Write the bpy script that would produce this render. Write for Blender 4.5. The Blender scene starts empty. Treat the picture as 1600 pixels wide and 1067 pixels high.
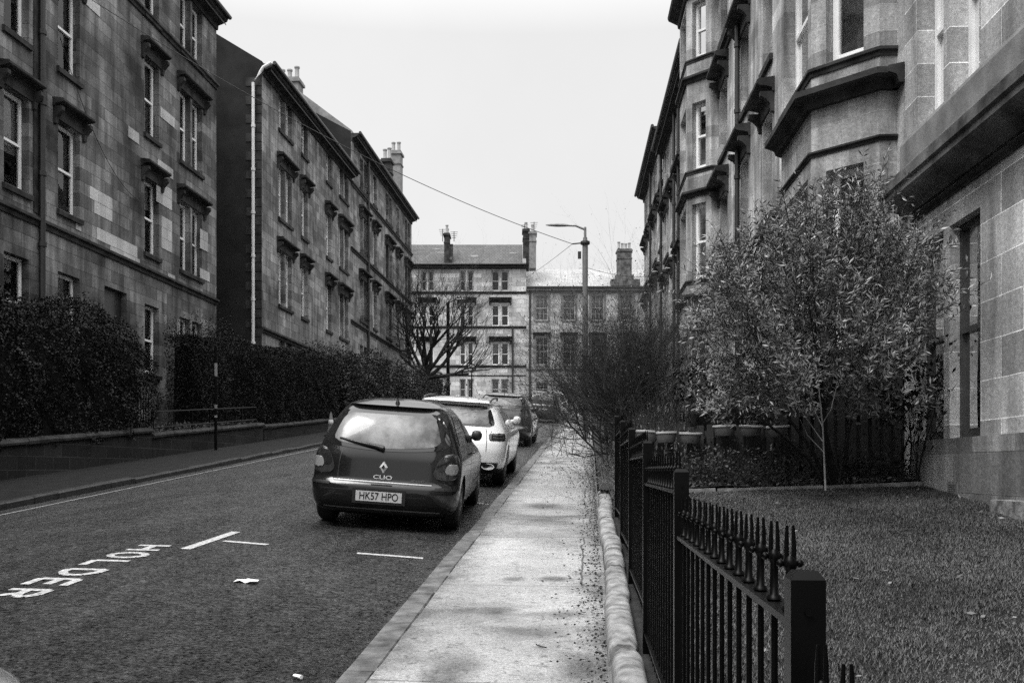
import bpy, math, random
import numpy as np
from mathutils import Vector, Matrix

R = math.radians
sc = bpy.context.scene
col = sc.collection
rnd = random.Random(7)
rng = np.random.default_rng(11)

# ------------------------------------------------------------------ camera
TH = R(4.41); CT, ST = math.cos(TH), math.sin(TH)
F, EYE, HZ = 1556.0, 1.5, 733.0
SL = 0.077                                   # the street climbs away from the camera
cam = bpy.data.objects.new("camera", bpy.data.cameras.new("camera"))
col.objects.link(cam)
cam.location = (0, 0, EYE); cam.rotation_euler = (R(90), 0, TH)
cam.data.lens = 35.0; cam.data.sensor_width = 36.0
cam.data.shift_y = (HZ - 533.5) / 1600.0
cam.data.clip_start = 0.05; cam.data.clip_end = 2000
sc.camera = cam

# ------------------------------------------------------------------ light
SUN_EL, SUN_AZ = R(58), R(215)
w = bpy.data.worlds.new("World"); sc.world = w; w.use_nodes = True
nt = w.node_tree; nt.nodes.clear()
def wn(t, **k):
    n = nt.nodes.new(t)
    for a, b in k.items(): setattr(n, a, b)
    return n
out = wn("ShaderNodeOutputWorld"); bg = wn("ShaderNodeBackground")
sky = wn("ShaderNodeTexSky"); sky.sky_type = 'NISHITA'; sky.sun_disc = False
sky.sun_elevation = SUN_EL; sky.sun_rotation = SUN_AZ
bw = wn("ShaderNodeRGBToBW")
tc = wn("ShaderNodeTexCoord"); no = wn("ShaderNodeTexNoise"); no.inputs['Scale'].default_value = 2.2
no.inputs['Detail'].default_value = 5; no.inputs['Roughness'].default_value = .55
mr = wn("ShaderNodeMapRange"); mr.inputs['From Min'].default_value = .3; mr.inputs['From Max'].default_value = .7
mr.inputs['To Min'].default_value = 4.75; mr.inputs['To Max'].default_value = 5.2      # even cloud deck
sep = wn("ShaderNodeSeparateXYZ")
mz = wn("ShaderNodeMapRange"); mz.inputs['From Min'].default_value = 0.40; mz.inputs['From Max'].default_value = 1.0
mz.inputs['To Min'].default_value = 1.0; mz.inputs['To Max'].default_value = 4.7     # overcast is brightest overhead
mul = wn("ShaderNodeMath", operation='MULTIPLY')
mix = wn("ShaderNodeMix", data_type='FLOAT'); mix.inputs['Factor'].default_value = 0.9
L = nt.links.new
L(sky.outputs['Color'], bw.inputs['Color'])
L(tc.outputs['Generated'], no.inputs['Vector']); L(no.outputs['Fac'], mr.inputs['Value'])
L(tc.outputs['Generated'], sep.inputs[0]); L(sep.outputs['Z'], mz.inputs['Value'])
L(mr.outputs[0], mul.inputs[0]); L(mz.outputs[0], mul.inputs[1])
L(bw.outputs[0], mix.inputs[2]); L(mul.outputs[0], mix.inputs[3])
L(mix.outputs[0], bg.inputs['Color']); bg.inputs['Strength'].default_value = 0.1
L(bg.outputs[0], out.inputs['Surface'])

sd = bpy.data.lights.new("sun", 'SUN'); sd.energy = 1.5; sd.angle = R(25); sd.color = (1, .995, .985)
so = bpy.data.objects.new("sun", sd); col.objects.link(so)
so.rotation_euler = (R(90) - SUN_EL, 0, R(-38)); so.location = (-20, -20, 40)

sc.view_settings.view_transform = 'Standard'; sc.view_settings.look = 'None'
sc.view_settings.exposure = 0.85
sc.cycles.use_denoising = False              # keep the surface grain; sc.view_settings.gamma = 1.0

# ------------------------------------------------------------------ projection helpers (photo pixels -> street coordinates)
def dep(X, Y): return -X * ST + Y * CT
def at(u, v, d):
    xc = (u - 800) / F * d
    return Vector((xc * CT - d * ST, xc * ST + d * CT, EYE + (HZ - v) * d / F))
def Yat(u, X):
    r = (u - 800) / F
    return X * (CT + r * ST) / (r * CT - ST)
def zat(v, X, Y): return EYE + (HZ - v) * dep(X, Y) / F
def pav_z(X, Y): return SL * Y
def road_z(X, Y):
    q = min(abs((X + 4.7) / 3.4), 1.0)
    return SL * Y - 0.075 + 0.17 * (1 - q * q)
def hit(u, v, zf):
    lo, hi = 0.5, 140.0
    for _ in range(50):
        m = (lo + hi) / 2; p = at(u, v, m)
        if p.z > zf(p.x, p.y): lo = m
        else: hi = m
    return at(u, v, lo)
def lawn_z(X, Y): return 0.18 + 0.085 * Y + 0.03 * (X - 0.3)

# ------------------------------------------------------------------ object helpers
def tag(o, label=None, cat=None, group=None, kind=None):
    if label: o['label'] = label
    if cat: o['category'] = cat
    if group: o['group'] = group
    if kind: o['kind'] = kind
    return o
def thing(name, label, cat, loc=(0, 0, 0), group=None):
    o = bpy.data.objects.new(name, None); col.objects.link(o); o.location = loc
    o.empty_display_size = .2
    return tag(o, label, cat, group)
def rootloc(p):
    while p is not None and p.parent is not None: p = p.parent
    return Vector(p.location) if p is not None else Vector((0, 0, 0))
def copy_tree(o, parent=None):
    c = o.copy(); col.objects.link(c); c.parent = parent
    for ch in list(o.children): copy_tree(ch, c)
    return c

class Fr:
    """a vertical plane: s along it, n out of it, z up"""
    def __init__(s, ox, oy, tx, ty, nx, ny):
        l = math.hypot(tx, ty); tx, ty = tx / l, ty / l
        l = math.hypot(nx, ny); nx, ny = nx / l, ny / l
        s.o = (ox, oy); s.t = (tx, ty); s.n = (nx, ny)
    def pt(s, a, n, z):
        return (s.o[0] + s.t[0] * a + s.n[0] * n, s.o[1] + s.t[1] * a + s.n[1] * n, z)
    def s_at(s, u, n=0.0):
        r = (u - 800) / F
        ox, oy = s.o[0] + s.n[0] * n, s.o[1] + s.n[1] * n
        return (r * (-ox * ST + oy * CT) - (ox * CT + oy * ST)) / ((s.t[0] * CT + s.t[1] * ST) - r * (-s.t[0] * ST + s.t[1] * CT))
    def z_at(s, v, a, n=0.0):
        p = s.pt(a, n, 0); return zat(v, p[0], p[1])
WF = Fr(0, 0, 1, 0, 0, 1)

class MB:
    def __init__(s): s.v = []; s.f = []; s.uv = []
    def poly(s, pts, uvs=None):
        b = len(s.v); s.v.extend([tuple(p) for p in pts]); s.f.append(tuple(range(b, b + len(pts))))
        s.uv.append(uvs or [(0, 0)] * len(pts))
    def fbox(s, f, a0, a1, n0, n1, z0, z1, skip=''):
        P = f.pt
        def q(c, axis):
            pts = [P(*k) for k in c]
            if axis == 'n': uv = [(k[0], k[2]) for k in c]
            elif axis == 's': uv = [(k[1], k[2]) for k in c]
            else: uv = [(k[0], k[1]) for k in c]
            s.poly(pts, uv)
        q([(a0, n1, z0), (a1, n1, z0), (a1, n1, z1), (a0, n1, z1)], 'n')
        if 'b' not in skip: q([(a0, n0, z0), (a0, n0, z1), (a1, n0, z1), (a1, n0, z0)], 'n')
        q([(a0, n0, z0), (a0, n1, z0), (a0, n1, z1), (a0, n0, z1)], 's')
        q([(a1, n0, z0), (a1, n0, z1), (a1, n1, z1), (a1, n1, z0)], 's')
        q([(a0, n0, z1), (a0, n1, z1), (a1, n1, z1), (a1, n0, z1)], 'z')
        q([(a0, n0, z0), (a1, n0, z0), (a1, n1, z0), (a0, n1, z0)], 'z')
        return s
    def box(s, x0, x1, y0, y1, z0, z1): return s.fbox(WF, x0, x1, y0, y1, z0, z1)
    def extr(s, f, prof, a0, a1, sk0=0.0, sk1=0.0):
        """profile [(n,z)] swept along s, ends capped; sk = mitre skew per metre of n"""
        n = len(prof)
        for i in range(n):
            (n0, z0), (n1, z1) = prof[i], prof[(i + 1) % n]
            s.poly([f.pt(a0 + sk0 * n0, n0, z0), f.pt(a1 + sk1 * n0, n0, z0), f.pt(a1 + sk1 * n1, n1, z1), f.pt(a0 + sk0 * n1, n1, z1)],
                   [(a0, z0), (a1, z0), (a1, z1 + n1 - n0), (a0, z1 + n1 - n0)])
        s.poly([f.pt(a0 + sk0 * p[0], p[0], p[1]) for p in prof], [(p[0], p[1]) for p in prof])
        s.poly([f.pt(a1 + sk1 * p[0], p[0], p[1]) for p in reversed(prof)], [(p[0], p[1]) for p in reversed(prof)])
        return s
    def tube(s, path, rad, n=6, cap=True):
        path = [Vector(p) for p in path]
        if not hasattr(rad, '__len__'): rad = [rad] * len(path)
        base = len(s.v); m = len(path)
        for i, p in enumerate(path):
            t = (path[min(i + 1, m - 1)] - path[max(i - 1, 0)])
            if t.length < 1e-9: t = Vector((0, 0, 1))
            t.normalize()
            a = Vector((0, 0, 1)) if abs(t.z) < .9 else Vector((1, 0, 0))
            x = t.cross(a).normalized(); y = t.cross(x)
            for k in range(n):
                an = 2 * math.pi * k / n
                s.v.append(tuple(p + (x * math.cos(an) + y * math.sin(an)) * rad[i]))
        for i in range(m - 1):
            for k in range(n):
                k2 = (k + 1) % n
                s.f.append((base + i * n + k, base + i * n + k2, base + (i + 1) * n + k2, base + (i + 1) * n + k)); s.uv.append([(0, 0)] * 4)
        if cap:
            s.f.append(tuple(base + k for k in range(n))); s.uv.append([(0, 0)] * n)
            s.f.append(tuple(base + (m - 1) * n + k for k in reversed(range(n)))); s.uv.append([(0, 0)] * n)
        return s
    def lathe(s, prof, n=16, c=(0, 0, 0), axis='z', sx=1.0, sy=1.0):
        base = len(s.v); c = Vector(c)
        for (r, h) in prof:
            for k in range(n):
                a = 2 * math.pi * k / n; x, y = r * math.cos(a) * sx, r * math.sin(a) * sy
                s.v.append(tuple(c + (Vector((x, y, h)) if axis == 'z' else Vector((h, x, y)))))
        for i in range(len(prof) - 1):
            for k in range(n):
                k2 = (k + 1) % n
                s.f.append((base + i * n + k, base + i * n + k2, base + (i + 1) * n + k2, base + (i + 1) * n + k)); s.uv.append([(0, 0)] * 4)
        for i, rev in ((0, True), (len(prof) - 1, False)):
            ids = [base + i * n + k for k in range(n)]
            s.f.append(tuple(reversed(ids)) if rev else tuple(ids)); s.uv.append([(0, 0)] * n)
        return s
    def grid(s, P, closed=False):
        na, nb = len(P), len(P[0]); base = len(s.v)
        for r in P: s.v.extend([tuple(p) for p in r])
        for i in range(na - 1):
            for j in range(nb - 1):
                s.f.append((base + i * nb + j, base + i * nb + j + 1, base + (i + 1) * nb + j + 1, base + (i + 1) * nb + j)); s.uv.append([(0, 0)] * 4)
        return s
    def build(s, name, mat, parent=None, smooth=False):
        off = rootloc(parent)
        me = bpy.data.meshes.new(name)
        me.from_pydata([(v[0] - off.x, v[1] - off.y, v[2] - off.z) for v in s.v], [], s.f)
        ul = me.uv_layers.new(name="UVMap")
        ul.data.foreach_set('uv', np.array([c for f in s.uv for p in f for c in p], dtype=np.float32))
        if mat: me.materials.append(mat)
        if smooth: me.polygons.foreach_set('use_smooth', [True] * len(me.polygons))
        o = bpy.data.objects.new(name, me); col.objects.link(o); o.parent = parent
        return o
def auto_smooth(o, ang=35):
    me = o.data
    me.polygons.foreach_set('use_smooth', [True] * len(me.polygons))
    try: me.set_sharp_from_angle(angle=R(ang))
    except Exception: pass
    return o
def npmesh(name, V, Fc, mat, parent=None, smooth=False, uv=None):
    off = np.array(rootloc(parent)); V = np.asarray(V, dtype=np.float64) - off
    me = bpy.data.meshes.new(name); k = Fc.shape[1]
    me.vertices.add(len(V)); me.vertices.foreach_set('co', V.astype(np.float32).ravel())
    me.loops.add(Fc.size); me.loops.foreach_set('vertex_index', Fc.astype(np.int32).ravel())
    me.polygons.add(len(Fc)); me.polygons.foreach_set('loop_start', np.arange(0, Fc.size, k, dtype=np.int32))
    if smooth: me.polygons.foreach_set('use_smooth', np.ones(len(Fc), dtype=bool))
    if uv is not None:
        ul = me.uv_layers.new(name="UVMap"); ul.data.foreach_set('uv', np.asarray(uv, dtype=np.float32)[Fc.ravel()].ravel())
    me.update(calc_edges=True); me.validate()
    if mat: me.materials.append(mat)
    o = bpy.data.objects.new(name, me); col.objects.link(o); o.parent = parent
    return o
def leaves(name, C, D, ln, wd, mat, parent=None, fold=0.0):
    """C centres, D directions, one diamond leaf each"""
    n = len(C); D = D / np.maximum(np.linalg.norm(D, axis=1, keepdims=True), 1e-6)
    rv = rng.normal(size=(n, 3)); S = np.cross(D, rv); S /= np.maximum(np.linalg.norm(S, axis=1, keepdims=True), 1e-6)
    ln = (ln * rng.uniform(.6, 1.3, n))[:, None]; wd = (wd * rng.uniform(.7, 1.25, n))[:, None]
    a = C - D * ln * .5; b = C + S * wd * .5 + D * ln * .05; c = C + D * ln * .5; d = C - S * wd * .5 + D * ln * .05
    V = np.stack([a, b, c, d], 1).reshape(-1, 3)
    return npmesh(name, V, np.arange(4 * n).reshape(n, 4), mat, parent)

# ------------------------------------------------------------------ materials (a black and white photograph: every colour is a grey)
def newmat(name):
    m = bpy.data.materials.new(name); m.use_nodes = True
    return m, m.node_tree, m.node_tree.nodes['Principled BSDF']
def g(v): return (v, v, v, 1)
def noise(t, vec, scale, detail=4, rough=.55):
    n = t.nodes.new("ShaderNodeTexNoise"); n.inputs['Scale'].default_value = scale
    n.inputs['Detail'].default_value = detail; n.inputs['Roughness'].default_value = rough
    if vec is not None: t.links.new(vec, n.inputs['Vector'])
    return n.outputs['Fac']
def ramp(t, fac, a, b, lo=.3, hi=.7):
    n = t.nodes.new("ShaderNodeMapRange"); n.inputs['From Min'].default_value = lo; n.inputs['From Max'].default_value = hi
    n.inputs['To Min'].default_value = a; n.inputs['To Max'].default_value = b
    t.links.new(fac, n.inputs['Value']); return n.outputs[0]
def mth(t, op, a, b):
    n = t.nodes.new("ShaderNodeMath"); n.operation = op
    for i, x in enumerate((a, b)):
        if isinstance(x, (int, float)): n.inputs[i].default_value = x
        else: t.links.new(x, n.inputs[i])
    return n.outputs[0]
def bump(t, b, h, strength=.3, dist=.01):
    n = t.nodes.new("ShaderNodeBump"); n.inputs['Strength'].default_value = strength; n.inputs['Distance'].default_value = dist
    t.links.new(h, n.inputs['Height']); t.links.new(n.outputs[0], b.inputs['Normal'])
def plain(name, v, rough=.7, spec=.5, var=.25, scale=6, bmp=0.0, bscale=40, metal=0, coat=0, coord='Object'):
    m, t, b = newmat(name)
    b.inputs['Roughness'].default_value = rough; b.inputs['Specular IOR Level'].default_value = spec
    b.inputs['Metallic'].default_value = metal; b.inputs['Coat Weight'].default_value = coat; b.inputs['Coat Roughness'].default_value = .03
    tcn = t.nodes.new("ShaderNodeTexCoord")
    f = noise(t, tcn.outputs[coord], scale)
    c = ramp(t, f, v * (1 - var), v * (1 + var)); t.links.new(c, b.inputs['Base Color'])
    if bmp: bump(t, b, noise(t, tcn.outputs[coord], bscale, 6), bmp)
    return m
def stone(name, dark, light, mortar, bw=.75, bh=.32, bias=-.2, msize=.008, stain=.35, rough=.85, bmp=.5, streak=.25, soot=None):
    m, t, b = newmat(name)
    b.inputs['Roughness'].default_value = rough; b.inputs['Specular IOR Level'].default_value = .3
    uvn = t.nodes.new("ShaderNodeUVMap"); uvn.uv_map = "UVMap"; U = uvn.outputs[0]
    br = t.nodes.new("ShaderNodeTexBrick"); br.offset = .5; br.squash = 1.0
    br.inputs['Color1'].default_value = g(dark); br.inputs['Color2'].default_value = g(light); br.inputs['Mortar'].default_value = g(mortar)
    br.inputs['Scale'].default_value = 1.0; br.inputs['Mortar Size'].default_value = msize; br.inputs['Mortar Smooth'].default_value = .3
    br.inputs['Bias'].default_value = bias; br.inputs['Brick Width'].default_value = bw; br.inputs['Row Height'].default_value = bh
    # joints wander a little
    nv = t.nodes.new("ShaderNodeTexNoise"); nv.inputs['Scale'].default_value = 1.3; t.links.new(U, nv.inputs['Vector'])
    ad = t.nodes.new("ShaderNodeVectorMath"); ad.operation = 'MULTIPLY_ADD'; ad.inputs[1].default_value = (.03, .012, 0)
    t.links.new(nv.outputs['Color'], ad.inputs[0]); t.links.new(U, ad.inputs[2]); t.links.new(ad.outputs[0], br.inputs['Vector'])
    big = ramp(t, noise(t, U, .45, 5, .6), 1 - stain, 1 + stain, .33, .67)
    mp = t.nodes.new("ShaderNodeMapping"); mp.inputs['Scale'].default_value = (3.2, .35, 1); t.links.new(U, mp.inputs['Vector'])
    st = ramp(t, noise(t, mp.outputs[0], 1.0, 5, .6), 1 - streak, 1 + streak)
    fine = mth(t, 'MULTIPLY', ramp(t, noise(t, U, 22, 5, .7), .68, 1.32), ramp(t, noise(t, U, 85, 3, .7), .7, 1.3, .36, .64))
    bwn = t.nodes.new("ShaderNodeRGBToBW"); t.links.new(br.outputs['Color'], bwn.inputs[0])
    c = mth(t, 'MULTIPLY', mth(t, 'MULTIPLY', bwn.outputs[0], big), mth(t, 'MULTIPLY', st, fine))
    t.links.new(c, b.inputs['Base Color'])
    h = mth(t, 'SUBTRACT', noise(t, U, 14, 6, .6), br.outputs['Fac'])
    bump(t, b, h, bmp, .012)
    return m

M = {}
M['stone_left'] = stone('sooty sandstone', .075, .19, .045, .72, .33, -.15, .008, .8, streak=.6)
M['stone_repair'] = stone('cleaned repair stone', .38, .46, .15, .72, .33, 0, .007, .3, streak=.15)
M['stone_left_b'] = stone('sooty sandstone grey', .11, .25, .06, .6, .33, -.1, .008, .65, streak=.6)
M['stone_right'] = stone('pointed ashlar', .26, .52, .85, .95, .40, -.05, .007, .35, streak=.5)
M['stone_smooth'] = stone('smooth tooled sandstone', .24, .44, .36, .9, .34, -.1, .006, .5, streak=.6)
M['stone_far'] = stone('far sandstone', .32, .66, .22, .8, .40, -.1, .01, .2, streak=.15)
M['stone_far_r'] = stone('far rusticated stone', .32, .50, .2, 1.6, .42, 0, .014, .15, streak=.1)
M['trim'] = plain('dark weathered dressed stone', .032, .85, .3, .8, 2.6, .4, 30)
M['trim_mid'] = plain('mottled weathered moulding', .10, .85, .3, .85, 2.2, .6, 25)
M['trim_light'] = plain('weathered dressed stone', .2, .85, .3, .35, 3.0, .4, 30)
M['plinth'] = stone('lime stained plinth stone', .14, .34, .12, 1.0, .42, -.2, .006, .55, streak=.5)
M['gable'] = plain('dark harled gable', .022, .95, .2, .35, 1.5, .6, 25)
M['white'] = plain('white sash paint', .86, .45, .5, .08, 5)
M['white_old'] = plain('dulled sash paint', .42, .5, .5, .2, 4)
M['brown_paint'] = plain('dark sash paint', .05, .4, .5, .2, 4)
M['slate'] = stone('ribbed roof tile', .045, .08, .025, .3, .34, 0, .03, .2, rough=.6, bmp=.8, streak=.15)
M['slate_pale'] = stone('pale wet slate', .27, .34, .2, .3, .22, 0, .012, .12, rough=.45, bmp=.5, streak=.1)
M['slate_dark'] = stone('dark slate', .05, .09, .03, .3, .22, 0, .012, .2, rough=.5, bmp=.5)
M['pipe_black'] = plain('black cast iron', .02, .45, .5, .2, 5)
M['pipe_white'] = plain('white downpipe', .7, .4, .5, .1, 4)
M['pot'] = plain('clay chimney pot', .30, .8, .3, .2, 4)
M['curtain'] = plain('net curtain', .5, .9, .1, .15, 14)  # also stands for sky reflections in the left windows
M['curtain_dim'] = plain('dull curtain', .16, .9, .1, .3, 14)
M['door'] = plain('dark door paint', .02, .4, .5, .2, 3)
M['iron'] = plain('black railing paint', .0018, .36, .11, .3, 9)
M['fence_wood'] = plain('dark fence wood', .03, .8, .3, .35, 5, .4, 30)
M['fence_wood_b'] = plain('weathered slat', .05, .85, .3, .4, 6)  # dim grey of the shaded gaps between the slats
M['pot_grey'] = plain('grey plastic planter', .11, .5, .4, .15, 20)
M['pot_rim'] = plain('pale planter rim', .32, .45, .4, .12, 20)
M['soil'] = plain('wet soil', .02, .8, .3, .5, 9, .8, 25)
M['bark'] = plain('wet dark bark', .02, .7, .3, .4, 9, .5, 40)
M['bark_pale'] = plain('pale bark', .14, .7, .3, .35, 9, .5, 40)
M['twig'] = plain('bare twigs', .04, .7, .3, .5, 5)
M['twig_pale'] = plain('dry pale stems', .2, .7, .3, .4, 5)
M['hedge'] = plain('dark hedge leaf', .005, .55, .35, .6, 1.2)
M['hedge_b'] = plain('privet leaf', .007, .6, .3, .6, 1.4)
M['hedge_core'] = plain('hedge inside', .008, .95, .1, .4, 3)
M['olive'] = plain('narrow glossy leaf', .17, .33, .5, .75, 3)
M['scrub'] = plain('scrub leaf', .035, .5, .4, .6, 4)
M['grass'] = plain('lawn grass blade', .066, .45, .4, .6, .9)
M['lawn'] = plain('lawn floor', .02, .9, .2, .5, 5, .8, 30)
M['litter'] = plain('dead leaf litter', .035, .6, .4, .7, 30)
M['paper'] = plain('white paper', .8, .7, .3, .05, 8)
M['marking'] = plain('worn road paint', .40, .6, .4, .6, 30, .5, 60)
M['marking_dim'] = plain('faded line paint', .24, .6, .4, .4, 12, .3, 60)
M['kerb'] = plain('granite kerb', .085, .5, .4, .8, 7, .9, 30)
M['kerb_dark'] = plain('dirty kerb', .018, .6, .4, .6, 5, .6, 30)
M['coping'] = plain('weathered coping stone', .22, .75, .3, .65, 9, .8, 28)
M['wall_low'] = stone('mossy low wall', .006, .018, .03, .6, .25, -.2, .012, .4)
M['concrete'] = plain('concrete lamp column', .15, .8, .3, .15, 4)
M['lamp_steel'] = plain('galvanised steel', .2, .5, .5, .15, 6)
M['cone'] = plain('dirty traffic cone', .12, .6, .4, .3, 9)
M['hose'] = plain('garden hose', .13, .5, .4, .2, 12)
M['cable'] = plain('cable', .03, .6, .4, .1, 4)

def glass(name, tint=.02, fog=None):
    m = bpy.data.materials.new(name); m.use_nodes = True; t = m.node_tree; t.nodes.clear()
    o = t.nodes.new("ShaderNodeOutputMaterial"); gl = t.nodes.new("ShaderNodeBsdfGlossy"); gl.inputs['Roughness'].default_value = .02
    tr = t.nodes.new("ShaderNodeBsdfTransparent"); tr.inputs['Color'].default_value = g(.8)
    fr = t.nodes.new("ShaderNodeFresnel"); fr.inputs['IOR'].default_value = 1.6
    mx = t.nodes.new("ShaderNodeMixShader")
    # old sash glass is not flat
    tcn = t.nodes.new("ShaderNodeTexCoord"); nn = noise(t, tcn.outputs['Object'], 2.2, 2)
    bp = t.nodes.new("ShaderNodeBump"); bp.inputs['Strength'].default_value = .12; bp.inputs['Distance'].default_value = .02
    t.links.new(nn, bp.inputs['Height']); t.links.new(bp.outputs[0], gl.inputs['Normal'])
    t.links.new(fr.outputs[0], mx.inputs[0]); t.links.new(tr.outputs[0], mx.inputs[1]); t.links.new(gl.outputs[0], mx.inputs[2])
    t.links.new(mx.outputs[0], o.inputs[0]); return m
M['glass'] = glass('window glass')
def gloss(name, v, rough=.05, coat=1.0, metal=0.0, spec=.5):
    m, t, b = newmat(name); b.inputs['Base Color'].default_value = g(v); b.inputs['Roughness'].default_value = rough
    b.inputs['Coat Weight'].default_value = coat; b.inputs['Coat Roughness'].default_value = .04
    b.inputs['Metallic'].default_value = metal; b.inputs['Specular IOR Level'].default_value = spec
    tcn = t.nodes.new("ShaderNodeTexCoord")
    drops = noise(t, tcn.outputs['Object'], 90, 3)
    r = ramp(t, drops, rough * .6, rough * 1.8 + .02, .4, .7); t.links.new(r, b.inputs['Roughness'])
    bump(t, b, drops, .04, .004)
    return m
M['paint_dark'] = gloss('dark wet car paint', .008, .16, .35, 0.0, .35)
M['paint_black'] = gloss('black car paint', .012, .22)
M['paint_white'] = gloss('white car paint', .8, .3)
M['paint_silver'] = gloss('silver car paint', .5, .2, 1, .5)
M['trim_black'] = gloss('black car plastic', .012, .45, 0)
M['car_glass'] = gloss('dark car glass', .010, .03, .5)
M['lamp_red'] = gloss('tail lamp lens', .03, .08)
M['lamp_dark'] = gloss('dark tail lamp lens', .014, .08)
M['lamp_clear'] = gloss('clear lamp lens', .22, .1)
M['chrome'] = gloss('chrome', .75, .25, 0, .3)
M['alloy'] = gloss('wheel alloy', .25, .3, 0, .7)
M['tyre'] = plain('tyre rubber', .012, .75, .4, .2, 20)
M['plate'] = plain('number plate', .5, .35, .4, .06, 8)
M['ink'] = plain('plate lettering', .012, .5, .3, .1, 8)
def misted():
    m, t, b = newmat('misted car glass'); tcn = t.nodes.new("ShaderNodeTexCoord")
    f = noise(t, tcn.outputs['Object'], 4.0, 5, .6); c = ramp(t, f, .03, .20, .36, .62)
    f2 = ramp(t, noise(t, tcn.outputs['Object'], 120, 2), .75, 1.25)
    t.links.new(mth(t, 'MULTIPLY', c, f2), b.inputs['Base Color']); b.inputs['Roughness'].default_value = .25
    b.inputs['Coat Weight'].default_value = .25; return m
M['misted'] = misted()

def asphalt():
    m, t, b = newmat('wet asphalt'); tcn = t.nodes.new("ShaderNodeTexCoord"); O = tcn.outputs['Object']
    big = ramp(t, noise(t, O, .35, 4), .65, 1.3); chip = mth(t, 'MULTIPLY', ramp(t, noise(t, O, 75, 3, .7), .3, 1.9, .36, .66), mth(t, 'MULTIPLY', ramp(t, noise(t, O, 24, 3, .7), .4, 1.8, .38, .64), ramp(t, noise(t, O, 9, 4, .7), .6, 1.5, .36, .66)))
    mp = t.nodes.new("ShaderNodeMapping"); mp.inputs['Scale'].default_value = (2.6, .5, 1); t.links.new(O, mp.inputs['Vector'])
    band = ramp(t, noise(t, mp.outputs[0], 1.2, 6, .65), .5, 1.45, .38, .62)
    c = mth(t, 'MULTIPLY', mth(t, 'MULTIPLY', big, chip), mth(t, 'MULTIPLY', band, .019))
    t.links.new(c, b.inputs['Base Color'])
    r = mth(t, 'MULTIPLY', ramp(t, noise(t, O, .8, 5, .6), .26, .60), ramp(t, noise(t, O, 60, 3), .8, 1.3))
    t.links.new(r, b.inputs['Roughness']); t.links.new(mth(t, 'MULTIPLY', ramp(t, noise(t, O, 38, 4, .75), .0, 1.25, .40, .62), ramp(t, noise(t, O, 11, 4, .7), .45, 1.25, .38, .64)), b.inputs['Specular IOR Level'])
    bump(t, b, noise(t, O, 45, 5, .8), 1.0, .03); return m
M['asphalt'] = asphalt()
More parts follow.
